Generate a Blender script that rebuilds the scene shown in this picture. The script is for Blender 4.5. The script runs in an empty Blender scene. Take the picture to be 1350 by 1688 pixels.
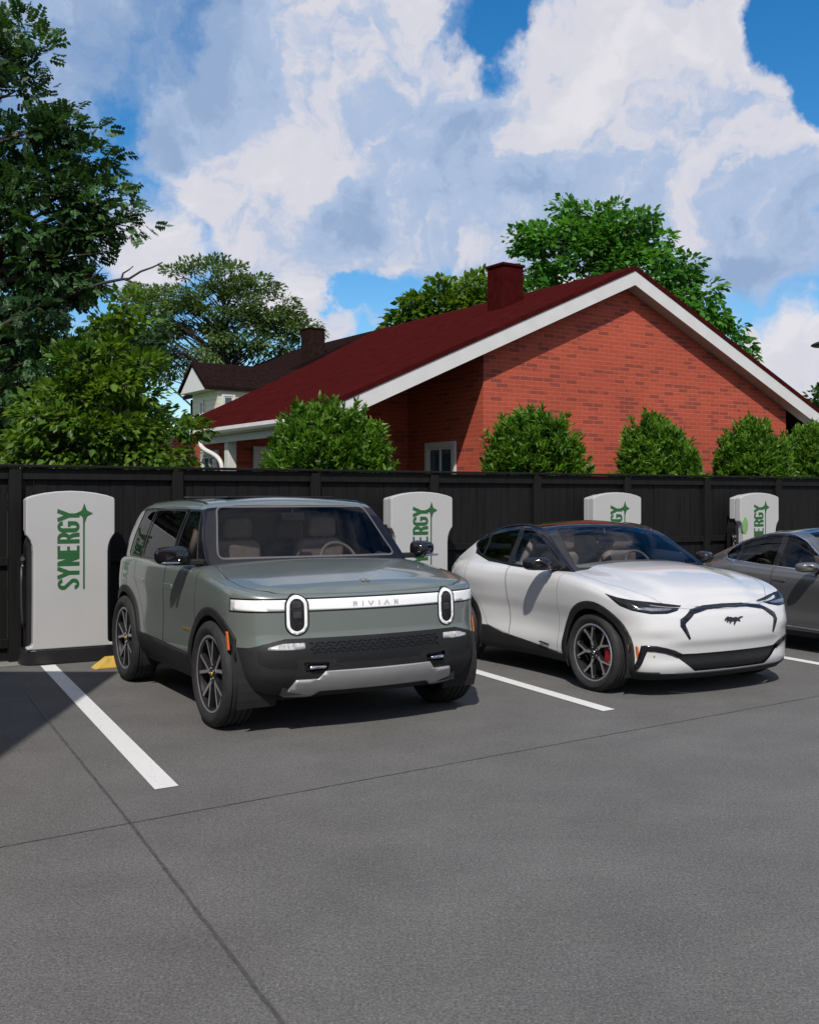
import bpy, bmesh, math, random
import numpy as np
from mathutils import Vector, Matrix

# ------------------------------------------------------------------ camera, sky, sun, exposure
S = bpy.context.scene
COL = S.collection
CAM_H = 1.78            # eye height above the asphalt
F = 1750.0              # focal length in photo pixels (photo 1350 wide)
CX, CY = 675.0, 818.0   # principal column and horizon row

cam_d = bpy.data.cameras.new('camera')
cam = bpy.data.objects.new('camera', cam_d)
COL.objects.link(cam)
cam.location = (0, 0, CAM_H)
cam.rotation_euler = (math.radians(90), 0, 0)
cam_d.sensor_fit = 'HORIZONTAL'
cam_d.sensor_width = 36
cam_d.lens = 36 * F / 1350
cam_d.shift_y = -26 / 1350
cam_d.clip_start = 0.1
cam_d.clip_end = 2000
S.camera = cam
S.render.resolution_x, S.render.resolution_y = 818, 1024

S.view_settings.view_transform = 'Standard'
S.view_settings.look = 'None'
S.view_settings.exposure = 0.0
S.view_settings.gamma = 1.0
try:
    S.cycles.max_bounces = 8
    S.cycles.transparent_max_bounces = 16
    S.cycles.caustics_reflective = False
    S.cycles.caustics_refractive = False
    S.cycles.sample_clamp_indirect = 6
except Exception:
    pass

SUN_DIR = Vector((0.12, 1.05, -1.15)).normalized()
sun_d = bpy.data.lights.new('sun', 'SUN')
sun_d.energy = 4.8
sun_d.angle = math.radians(0.9)
sun_d.color = (1.0, 0.945, 0.87)
sun = bpy.data.objects.new('sun', sun_d)
COL.objects.link(sun)
sun.rotation_euler = SUN_DIR.to_track_quat('-Z', 'Y').to_euler()
sun.location = (0, -20, 30)

def pdir(px, py):
    return Vector(((px - CX) / F, 1.0, (CY - py) / F)).normalized()

W = bpy.data.worlds.new('World')
S.world = W
W.use_nodes = True
nt = W.node_tree
for n in list(nt.nodes):
    nt.nodes.remove(n)

def wn(t, **k):
    n = nt.nodes.new(t)
    for a, b in k.items():
        setattr(n, a, b)
    return n

def lk(a, b):
    nt.links.new(a, b)

def wmath(op, a, b=None, clamp=False):
    n = wn('ShaderNodeMath', operation=op)
    n.use_clamp = clamp
    for i, v in enumerate((a, b)):
        if v is None:
            continue
        if isinstance(v, (int, float)):
            n.inputs[i].default_value = v
        else:
            lk(v, n.inputs[i])
    return n.outputs[0]

def wrange(v, a, b, c=0.0, d=1.0):
    n = wn('ShaderNodeMapRange', interpolation_type='SMOOTHSTEP')
    lk(v, n.inputs['Value'])
    n.inputs['From Min'].default_value = a
    n.inputs['From Max'].default_value = b
    n.inputs['To Min'].default_value = c
    n.inputs['To Max'].default_value = d
    return n.outputs['Result']

tc = wn('ShaderNodeTexCoord')
DIRV = tc.outputs['Generated']
warp1 = wn('ShaderNodeTexNoise', noise_dimensions='3D')
warp1.inputs['Scale'].default_value = 9.0
warp1.inputs['Detail'].default_value = 6.0
warp1.inputs['Roughness'].default_value = 0.58
lk(DIRV, warp1.inputs['Vector'])
wsub = wn('ShaderNodeVectorMath', operation='SUBTRACT')
lk(warp1.outputs['Color'], wsub.inputs[0])
wsub.inputs[1].default_value = (0.5, 0.5, 0.5)
wscl = wn('ShaderNodeVectorMath', operation='SCALE')
lk(wsub.outputs[0], wscl.inputs[0])
wscl.inputs['Scale'].default_value = 0.16
wadd = wn('ShaderNodeVectorMath', operation='ADD')
lk(DIRV, wadd.inputs[0])
lk(wscl.outputs[0], wadd.inputs[1])
wnrm = wn('ShaderNodeVectorMath', operation='NORMALIZE')
lk(wadd.outputs[0], wnrm.inputs[0])
WDIR = wnrm.outputs[0]

def blob_sum(blobs, src):
    acc = None
    for px, py, r, w in blobs:
        dt = wn('ShaderNodeVectorMath', operation='DOT_PRODUCT')
        lk(src, dt.inputs[0])
        dt.inputs[1].default_value = pdir(px, py)
        ang = r / F
        v = wrange(dt.outputs['Value'], math.cos(ang * 1.25), math.cos(ang * 0.35), 0.0, w)
        acc = v if acc is None else wmath('ADD', acc, v)
    return acc

CLOUD = [
    (290, 290, 95, .9), (390, 240, 130, .95), (480, 330, 160, 1), (560, 150, 130, .9), (650, 60, 110, .9), (600, -20, 90, .8),
    (640, 270, 170, 1), (770, 210, 120, .8), (740, 340, 140, .9), (890, 230, 120, .9),
    (960, 120, 120, 1), (1080, 110, 170, 1.2), (1120, 0, 110, 1), (1190, 190, 110, 1), (1190, 290, 140, 1), (1320, 290, 95, .9),
    (1040, 340, 180, 1), (900, 380, 140, .7), (1180, 420, 140, .7), (1340, 400, 100, .6),
    (1310, 575, 85, 1), (1345, 640, 70, .9), (1243, 520, 20, .9),
    (215, 435, 75, .95), (285, 440, 45, .7), (510, 500, 62, .95), (560, 548, 45, .8), (430, 480, 50, .6), (640, 530, 30, .5), (790, 450, 24, .7),
    (60, 20, 200, .38), (230, 80, 170, .36), (380, 110, 130, .32), (30, 300, 160, .42), (480, 60, 110, .36),
]
HOLES = [(1320, 80, 120, .85), (1340, 190, 70, .5), (820, 15, 90, .6), (180, 240, 70, .45), (215, 330, 45, .35),
         (595, 475, 50, .7), (710, 440, 60, .6), (650, 490, 45, .45), (1230, 490, 75, .55), (1120, 470, 60, .3), (1340, 480, 50, .3), (800, 400, 30, .3), (320, 20, 60, .15)]
SHADE = [(640, 410, 120, .45), (820, 370, 150, .45), (1000, 330, 120, .35), (1120, 420, 180, .5), (1330, 400, 120, .4),
         (60, 60, 240, 1.0), (270, 90, 150, .8), (400, 60, 120, .45), (860, 220, 70, .25), (730, 230, 90, .3), (60, 300, 150, .6)]
BRIGHT = [(400, 290, 120, .35), (1080, 120, 170, .40), (960, 160, 110, .3), (1310, 570, 100, .4), (510, 510, 60, .4), (215, 440, 70, .35)]

def vadd(src, off):
    n = wn('ShaderNodeVectorMath', operation='ADD')
    lk(src, n.inputs[0]); n.inputs[1].default_value = off
    return n.outputs[0]

def noise(src, scale, detail, rough, dist=0.0):
    n = wn('ShaderNodeTexNoise', noise_dimensions='3D')
    n.inputs['Scale'].default_value = scale
    n.inputs['Detail'].default_value = detail
    n.inputs['Roughness'].default_value = rough
    n.inputs['Distortion'].default_value = dist
    lk(src, n.inputs['Vector'])
    return n.outputs['Fac']

front = wn('ShaderNodeVectorMath', operation='DOT_PRODUCT')
lk(DIRV, front.inputs[0])
front.inputs[1].default_value = pdir(675, 400)
away = wrange(front.outputs['Value'], 0.93, 0.80)
rest = wmath('MULTIPLY', wrange(noise(DIRV, 2.6, 5, .5), 0.36, 0.58, 0.0, 1.0), away)
n13 = noise(WDIR, 10, 6, .54)
n13u = noise(vadd(WDIR, (-0.012, 0.0, 0.030)), 10, 4, .52)
n34 = noise(WDIR, 34, 6, .6)
n34u = noise(vadd(WDIR, (-0.004, 0.0, 0.010)), 34, 3, .5)
dens = wmath('SUBTRACT', blob_sum(CLOUD, WDIR), blob_sum(HOLES, WDIR))
dens = wmath('ADD', dens, rest)
dens = wmath('ADD', dens, wmath('MULTIPLY', wmath('SUBTRACT', n13, 0.5), 1.5))
dens = wmath('ADD', dens, wmath('MULTIPLY', wmath('SUBTRACT', n34, 0.5), 0.9))
cover = wrange(dens, 0.0, 1.05)
shade = wmath('SUBTRACT', blob_sum(SHADE, WDIR), blob_sum(BRIGHT, WDIR))
shade = wmath('ADD', shade, wmath('MULTIPLY', wmath('SUBTRACT', n13u, n13), 3.3))
shade = wmath('ADD', shade, wmath('MULTIPLY', wmath('SUBTRACT', n34u, n34), 1.2))
shade = wmath('ADD', shade, wmath('MULTIPLY', wmath('SUBTRACT', n13, 0.5), -0.9))
shade = wmath('ADD', shade, wrange(dens, 0.4, 2.2, 0.0, 0.35))
n5 = noise(WDIR, 5, 4, .5)
shade = wmath('ADD', shade, wmath('MULTIPLY', wmath('SUBTRACT', n5, 0.5), 1.2))
sr = wn('ShaderNodeMapRange')
lk(shade, sr.inputs['Value'])
sr.inputs['From Min'].default_value = -0.75
sr.inputs['From Max'].default_value = 1.55
shade = sr.outputs['Result']

sky = wn('ShaderNodeTexSky', sky_type='NISHITA')
sky.sun_disc = False
sky.sun_elevation = math.asin(-SUN_DIR.z)
sky.sun_rotation = math.atan2(-SUN_DIR.x, -SUN_DIR.y)
sky.air_density = 1.0
sky.dust_density = 0.3
sky.ozone_density = 2.5
hs = wn('ShaderNodeHueSaturation')
hs.inputs['Hue'].default_value = 0.50
hs.inputs['Saturation'].default_value = 1.42
hs.inputs['Value'].default_value = 1.3
lk(sky.outputs['Color'], hs.inputs['Color'])

cl = wn('ShaderNodeValToRGB')
lk(shade, cl.inputs['Fac'])
cl.color_ramp.interpolation = 'EASE'
for i_, (p_, c_) in enumerate(((0.0, (.80, .79, .84)), (.36, (.71, .71, .79)), (.66, (.43, .545, .755)), (1.0, (.31, .43, .65)))):
    e_ = cl.color_ramp.elements[i_] if i_ < 2 else cl.color_ramp.elements.new(p_)
    e_.position = p_
    e_.color = (*c_, 1)
cs_ = wn('ShaderNodeVectorMath', operation='SCALE')
lk(cl.outputs['Color'], cs_.inputs[0])
cs_.inputs['Scale'].default_value = 9.6
mx = wn('ShaderNodeMix', data_type='RGBA')
lk(cover, mx.inputs['Factor'])
lk(hs.outputs['Color'], mx.inputs['A'])
lk(cs_.outputs[0], mx.inputs['B'])
bg = wn('ShaderNodeBackground')
bg.inputs['Strength'].default_value = 0.10
lk(mx.outputs['Result'], bg.inputs['Color'])
wo = wn('ShaderNodeOutputWorld')
lk(bg.outputs[0], wo.inputs['Surface'])

# ------------------------------------------------------------------ helpers
def G(px, py, z=0.0):
    """ground point seen at a photo pixel"""
    Y = (CAM_H - z) * F / (py - CY)
    return Vector(((px - CX) / F * Y, Y, z))

U = Vector((0.832, 0.5547, 0))      # along the fence, to the right
N = Vector((-0.5547, 0.832, 0))     # behind the fence
U_YAW = math.atan2(U.y, U.x)

def t_at(px, P):
    """distance along U from P at which the line meets photo column px"""
    r = (px - CX) / F
    return (r * P.y - P.x) / (U.x - r * U.y)

# ---- materials
MATS = {}
def new_mat(name):
    m = bpy.data.materials.new(name)
    m.use_nodes = True
    return m, m.node_tree, m.node_tree.nodes['Principled BSDF']

def pbr(name, col, rough=0.5, metal=0.0, var=0.0, vscale=8.0, bump=0.0, bscale=60.0, coat=0.0, spec=0.5, rvar=0.0, stretch=None):
    """principled material with procedural noise in colour, gloss and bump"""
    if name in MATS:
        return MATS[name]
    m, t, b = new_mat(name)
    b.inputs['Roughness'].default_value = rough
    b.inputs['Metallic'].default_value = metal
    b.inputs['Specular IOR Level'].default_value = spec
    b.inputs['Coat Weight'].default_value = coat
    b.inputs['Coat Roughness'].default_value = 0.03
    c = t.nodes.new('ShaderNodeTexCoord')
    vec = c.outputs['Object']
    if stretch:
        mp = t.nodes.new('ShaderNodeMapping')
        mp.inputs['Scale'].default_value = stretch
        t.links.new(vec, mp.inputs['Vector'])
        vec = mp.outputs['Vector']
    n1 = t.nodes.new('ShaderNodeTexNoise')
    n1.inputs['Scale'].default_value = vscale
    n1.inputs['Detail'].default_value = 6
    t.links.new(vec, n1.inputs['Vector'])
    r = t.nodes.new('ShaderNodeValToRGB')
    lo = [max(0, x * (1 - var)) for x in col] + [1]
    hi = [min(1, x * (1 + var)) for x in col] + [1]
    r.color_ramp.elements[0].position = 0.3
    r.color_ramp.elements[1].position = 0.7
    r.color_ramp.elements[0].color = lo
    r.color_ramp.elements[1].color = hi
    t.links.new(n1.outputs['Fac'], r.inputs['Fac'])
    t.links.new(r.outputs['Color'], b.inputs['Base Color'])
    if rvar:
        mr = t.nodes.new('ShaderNodeMapRange')
        mr.inputs['To Min'].default_value = rough - rvar
        mr.inputs['To Max'].default_value = rough + rvar
        t.links.new(n1.outputs['Fac'], mr.inputs['Value'])
        t.links.new(mr.outputs['Result'], b.inputs['Roughness'])
    if bump:
        n2 = t.nodes.new('ShaderNodeTexNoise')
        n2.inputs['Scale'].default_value = bscale
        n2.inputs['Detail'].default_value = 4
        t.links.new(vec, n2.inputs['Vector'])
        bp = t.nodes.new('ShaderNodeBump')
        bp.inputs['Strength'].default_value = bump
        bp.inputs['Distance'].default_value = 0.01
        t.links.new(n2.outputs['Fac'], bp.inputs['Height'])
        t.links.new(bp.outputs['Normal'], b.inputs['Normal'])
    MATS[name] = m
    return m

def glass_mat(name, tint, refl_ior=1.5):
    """thin tinted pane: see-through film plus mirror reflection by angle"""
    if name in MATS:
        return MATS[name]
    m = bpy.data.materials.new(name)
    m.use_nodes = True
    t = m.node_tree
    t.nodes.remove(t.nodes['Principled BSDF'])
    out = t.nodes['Material Output']
    tr = t.nodes.new('ShaderNodeBsdfTransparent')
    tr.inputs['Color'].default_value = (*tint, 1)
    gl = t.nodes.new('ShaderNodeBsdfGlossy')
    gl.inputs['Roughness'].default_value = 0.0
    gl.inputs['Color'].default_value = (.95, .97, 1, 1)
    fr = t.nodes.new('ShaderNodeFresnel')
    fr.inputs['IOR'].default_value = refl_ior
    mxs = t.nodes.new('ShaderNodeMixShader')
    t.links.new(fr.outputs[0], mxs.inputs[0])
    t.links.new(tr.outputs[0], mxs.inputs[1])
    t.links.new(gl.outputs[0], mxs.inputs[2])
    t.links.new(mxs.outputs[0], out.inputs['Surface'])
    MATS[name] = m
    return m

# ---- object plumbing
def tag(o, label=None, cat=None, group=None, kind=None):
    if label: o['label'] = label
    if cat: o['category'] = cat
    if group: o['group'] = group
    if kind: o['kind'] = kind
    return o

def thing(name, label, cat, loc=(0, 0, 0), yaw=0.0, group=None):
    o = bpy.data.objects.new(name, None)
    o.empty_display_size = 0.2
    COL.objects.link(o)
    o.location = loc
    o.rotation_euler = (0, 0, yaw)
    return tag(o, label, cat, group)

def link_mesh(name, me, mats, parent=None, smooth=False, loc=None):
    o = bpy.data.objects.new(name, me)
    COL.objects.link(o)
    for m in (mats if isinstance(mats, (list, tuple)) else [mats]):
        me.materials.append(m)
    if parent is not None:
        o.parent = parent
    if loc is not None:
        o.location = loc
    if smooth:
        me.polygons.foreach_set('use_smooth', [True] * len(me.polygons))
    return o

class MB:
    """collects shapes and links them as ONE mesh object"""
    def __init__(self):
        self.v, self.f, self.mi = [], [], []
    def add(self, verts, faces, mi=0):
        k = len(self.v)
        self.v += [tuple(p) for p in verts]
        self.f += [tuple(i + k for i in f) for f in faces]
        self.mi += [mi] * len(faces)
        return self
    def box(self, c, s, mi=0, rot=None):
        x, y, z = s[0] / 2, s[1] / 2, s[2] / 2
        P = [Vector((a, b, d)) for d in (-z, z) for a, b in ((-x, -y), (x, -y), (x, y), (-x, y))]
        if rot is not None:
            P = [rot @ p for p in P]
        P = [p + Vector(c) for p in P]
        return self.add(P, [(3, 2, 1, 0), (4, 5, 6, 7), (0, 1, 5, 4), (1, 2, 6, 5), (2, 3, 7, 6), (3, 0, 4, 7)], mi)
    def prism(self, poly, fn, a, b, mi=0):
        """poly: 2D points; fn(u,v,w)->3D; extruded from w=a to w=b"""
        n = len(poly)
        V = [fn(u, v, a) for u, v in poly] + [fn(u, v, b) for u, v in poly]
        Fc = [tuple(range(n - 1, -1, -1)), tuple(range(n, 2 * n))]
        for i in range(n):
            j = (i + 1) % n
            Fc.append((i, j, n + j, n + i))
        return self.add(V, Fc, mi)
    def tube(self, pts, rad, seg=8, mi=0, cap=True):
        pts = [Vector(p) for p in pts]
        n = len(pts)
        R = rad if isinstance(rad, (list, tuple)) else [rad] * n
        V, Fc = [], []
        prev = None
        for i, p in enumerate(pts):
            d = (pts[min(i + 1, n - 1)] - pts[max(i - 1, 0)])
            if d.length < 1e-9: d = Vector((0, 0, 1))
            d.normalize()
            if prev is None:
                a = d.orthogonal().normalized()
            else:
                a = prev - d * prev.dot(d)
                a = a.normalized() if a.length > 1e-6 else d.orthogonal().normalized()
            prev = a
            b = d.cross(a)
            for k in range(seg):
                th = 2 * math.pi * k / seg
                V.append(p + (a * math.cos(th) + b * math.sin(th)) * R[i])
        for i in range(n - 1):
            for k in range(seg):
                k2 = (k + 1) % seg
                Fc.append((i * seg + k, i * seg + k2, (i + 1) * seg + k2, (i + 1) * seg + k))
        if cap:
            Fc.append(tuple(range(seg - 1, -1, -1)))
            Fc.append(tuple((n - 1) * seg + k for k in range(seg)))
        return self.add(V, Fc, mi)
    def lathe(self, prof, axis='x', seg=48, mi=0, arc=(0, 2 * math.pi), c=(0, 0, 0)):
        """prof: (axial, radius) points"""
        full = abs(arc[1] - arc[0] - 2 * math.pi) < 1e-6
        ns = seg if full else seg + 1
        V, Fc = [], []
        for k in range(ns):
            th = arc[0] + (arc[1] - arc[0]) * k / seg
            for a, r in prof:
                if axis == 'x': V.append((c[0] + a, c[1] + r * math.cos(th), c[2] + r * math.sin(th)))
                elif axis == 'z': V.append((c[0] + r * math.cos(th), c[1] + r * math.sin(th), c[2] + a))
                else: V.append((c[0] + r * math.sin(th), c[1] + a, c[2] + r * math.cos(th)))
        m = len(prof)
        for k in range(seg):
            k2 = (k + 1) % ns
            for i in range(m - 1):
                Fc.append((k * m + i, k * m + i + 1, k2 * m + i + 1, k2 * m + i))
        return self.add(V, Fc, mi)
    def build(self, name, mats, parent=None, smooth=False, bevel=0.0, loc=None, fix=True, bseg=2):
        me = bpy.data.meshes.new(name)
        me.from_pydata(self.v, [], self.f)
        me.polygons.foreach_set('material_index', self.mi)
        me.update()
        if fix:
            bm = bmesh.new()
            bm.from_mesh(me)
            bmesh.ops.recalc_face_normals(bm, faces=bm.faces)
            bm.to_mesh(me)
            bm.free()
        o = link_mesh(name, me, mats, parent, smooth, loc)
        if bevel:
            md = o.modifiers.new('bevel', 'BEVEL')
            md.width = bevel
            md.segments = bseg
            md.limit_method = 'ANGLE'
            md.angle_limit = math.radians(40)
            md.harden_normals = False
        return o

def copy_tree(o, parent=None):
    c = o.copy()
    COL.objects.link(c)
    if parent is not None:
        c.parent = parent
    for ch in list(o.children):
        copy_tree(ch, c)
    return c

def smooth_by_angle(o, deg=35):
    me = o.data
    bm = bmesh.new(); bm.from_mesh(me)
    for f in bm.faces: f.smooth = True
    for e in bm.edges:
        if len(e.link_faces) == 2:
            e.smooth = e.calc_face_angle(0) < math.radians(deg)
    bm.to_mesh(me); bm.free()
    return o

# ---- stroke lettering: letters as thick polylines
def arc_pts(cx, cy, rx, ry, a0, a1, n=7):
    return [(cx + rx * math.cos(math.radians(a0 + (a1 - a0) * i / n)), cy + ry * math.sin(math.radians(a0 + (a1 - a0) * i / n))) for i in range(n + 1)]
W_ = 0.42
LETTER = {
    'S': [arc_pts(.21, .76, .16, .17, 5, 180, 8) + arc_pts(.21, .72, .16, .14, 180, 235, 3) + arc_pts(.21, .28, .16, .14, 55, 0, 3) + arc_pts(.21, .24, .16, .17, 0, -175, 8)],
    'Y': [[(.0, 1.0), (.21, .46)], [(.42, 1.0), (.21, .46)], [(.21, .52), (.21, 0)]],
    'N': [[(.05, 0), (.05, 1)], [(.06, .97), (.36, .03)], [(.37, 0), (.37, 1)]],
    'E': [[(.05, 0), (.05, 1)], [(.05, .94), (.36, .94)], [(.05, .5), (.33, .5)], [(.05, .06), (.36, .06)]],
    'R': [[(.05, 0), (.05, 1)], [(.05, .94), (.2, .94)] + arc_pts(.21, .72, .15, .22, 80, -80, 7) + [(.05, .5)], [(.23, .5), (.33, .3), (.36, 0)]],
    'G': [arc_pts(.21, .76, .16, .18, 0, 180, 8) + [(.05, .5)] + arc_pts(.21, .24, .16, .18, 180, 360, 8) + [(.37, .47), (.21, .47)]],
    'I': [[(.05, 0), (.05, 1)]],
    'V': [[(.0, 1), (.25, .05), (.5, 1)]],
    'A': [[(.0, 0), (.25, .95), (.5, 0)]],
    'r': [[(.0, .94), (.42, .94), (.42, .5)], [(.0, .45), (.16, .45), (.16, .45), (.45, .02)], [(.05, .45), (.05, 0)]],
    'n': [[(.05, 0), (.05, .94), (.45, .94)], [(.10, .05), (.45, .05), (.45, .62)]],
}
def stroke_text(mb, word, fn, size, width=1.0, gap=0.12, th=0.12, adv=None, d=0.002):
    """fn(u,v,w)->3D point; u along the word, v up the letters, w out of the surface. returns length"""
    x = 0.0
    eps = 0
    for ch in word:
        wl = 0
        for line in LETTER[ch]:
            wl = max(wl, max(p[0] for p in line))
        for line in LETTER[ch]:
            pts = [((x + p[0]) * width * size, p[1] * size) for p in line]
            hw = th * size * 0.5
            left, right = [], []
            n = len(pts)
            for i in range(n):
                a = Vector(pts[max(i - 1, 0)]); b = Vector(pts[i]); c = Vector(pts[min(i + 1, n - 1)])
                d1 = (b - a) if i > 0 else (c - b)
                d2 = (c - b) if i < n - 1 else (b - a)
                if d1.length < 1e-9: d1 = d2
                if d2.length < 1e-9: d2 = d1
                d1 = d1.normalized(); d2 = d2.normalized()
                tg = (d1 + d2)
                tg = tg.normalized() if tg.length > 1e-6 else d1
                nn = Vector((-tg.y, tg.x))
                k = min(1.8, 1.0 / max(0.35, nn.dot(Vector((-d1.y, d1.x)))))
                left.append(b + nn * hw * k); right.append(b - nn * hw * k)
            eps += 1
            w0 = d + eps * 0.00006
            V = [fn(p.x, p.y, w0) for p in left] + [fn(p.x, p.y, w0) for p in right]
            mb.add(V, [(i, i + 1, n + i + 1, n + i) for i in range(n - 1)])
        x += (wl + gap) if adv is None else adv
    return x * width * size
# ------------------------------------------------------------------ materials of the setting
def asphalt_mat():
    m, t, b = new_mat('asphalt')
    c = t.nodes.new('ShaderNodeTexCoord')
    def noise(scale, det=4, rough=.6):
        n = t.nodes.new('ShaderNodeTexNoise'); n.inputs['Scale'].default_value = scale
        n.inputs['Detail'].default_value = det; n.inputs['Roughness'].default_value = rough
        t.links.new(c.outputs['Object'], n.inputs['Vector']); return n.outputs['Fac']
    def ramp(f, p0, c0, p1, c1):
        r = t.nodes.new('ShaderNodeValToRGB')
        r.color_ramp.elements[0].position = p0; r.color_ramp.elements[1].position = p1
        r.color_ramp.elements[0].color = (*c0, 1); r.color_ramp.elements[1].color = (*c1, 1)
        t.links.new(f, r.inputs['Fac']); return r.outputs['Color']
    def mix(a, bb, f, op='MULTIPLY'):
        n = t.nodes.new('ShaderNodeMix'); n.data_type = 'RGBA'; n.blend_type = op
        if isinstance(f, (int, float)): n.inputs['Factor'].default_value = f
        else: t.links.new(f, n.inputs['Factor'])
        t.links.new(a, n.inputs['A']); t.links.new(bb, n.inputs['B']); return n.outputs['Result']
    base = ramp(noise(0.55, 5), .3, (.094, .0915, .0885), .72, (.118, .1155, .112))
    big = ramp(noise(1.7, 6, .65), .3, (.85, .85, .855), .7, (1.08, 1.08, 1.075))
    fine = ramp(noise(78, 2, .8), .36, (.66, .66, .665), .64, (1.33, 1.325, 1.315))
    mid = ramp(noise(28, 4, .65), .30, (.88, .88, .88), .7, (1.12, 1.12, 1.12))
    col = mix(mix(mix(base, big, 1.0), fine, 1.0), mid, 1.0)
    vo = t.nodes.new('ShaderNodeTexVoronoi'); vo.inputs['Scale'].default_value = 60
    t.links.new(c.outputs['Object'], vo.inputs['Vector'])
    sp = t.nodes.new('ShaderNodeMapRange'); sp.inputs['From Min'].default_value = .06; sp.inputs['From Max'].default_value = .22
    sp.inputs['To Min'].default_value = 1; sp.inputs['To Max'].default_value = 0
    t.links.new(vo.outputs['Distance'], sp.inputs['Value'])
    sel = ramp(vo.outputs['Color'], .62, (0, 0, 0), .66, (1, 1, 1))
    selbw = t.nodes.new('ShaderNodeRGBToBW'); t.links.new(sel, selbw.inputs[0])
    mm = t.nodes.new('ShaderNodeMath'); mm.operation = 'MULTIPLY'
    t.links.new(sp.outputs['Result'], mm.inputs[0]); t.links.new(selbw.outputs[0], mm.inputs[1])
    lt = t.nodes.new('ShaderNodeRGB'); lt.outputs[0].default_value = (.26, .25, .235, 1)
    col = mix(col, lt.outputs[0], mm.outputs[0], 'MIX')
    t.links.new(col, b.inputs['Base Color'])
    b.inputs['Roughness'].default_value = .88
    b.inputs['Specular IOR Level'].default_value = .3
    bp = t.nodes.new('ShaderNodeBump'); bp.inputs['Strength'].default_value = .5; bp.inputs['Distance'].default_value = .006
    t.links.new(noise(110, 3, .7), bp.inputs['Height']); t.links.new(bp.outputs['Normal'], b.inputs['Normal'])
    return m

def line_mat():
    m, t, b = new_mat('road_paint')
    c = t.nodes.new('ShaderNodeTexCoord')
    n = t.nodes.new('ShaderNodeTexNoise'); n.inputs['Scale'].default_value = 70; n.inputs['Detail'].default_value = 5
    t.links.new(c.outputs['Object'], n.inputs['Vector'])
    r = t.nodes.new('ShaderNodeValToRGB')
    r.color_ramp.elements[0].position = .26; r.color_ramp.elements[1].position = .42
    r.color_ramp.elements[0].color = (.34, .34, .33, 1); r.color_ramp.elements[1].color = (.58, .58, .57, 1)
    t.links.new(n.outputs['Fac'], r.inputs['Fac']); t.links.new(r.outputs['Color'], b.inputs['Base Color'])
    b.inputs['Roughness'].default_value = .7
    return m

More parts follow.
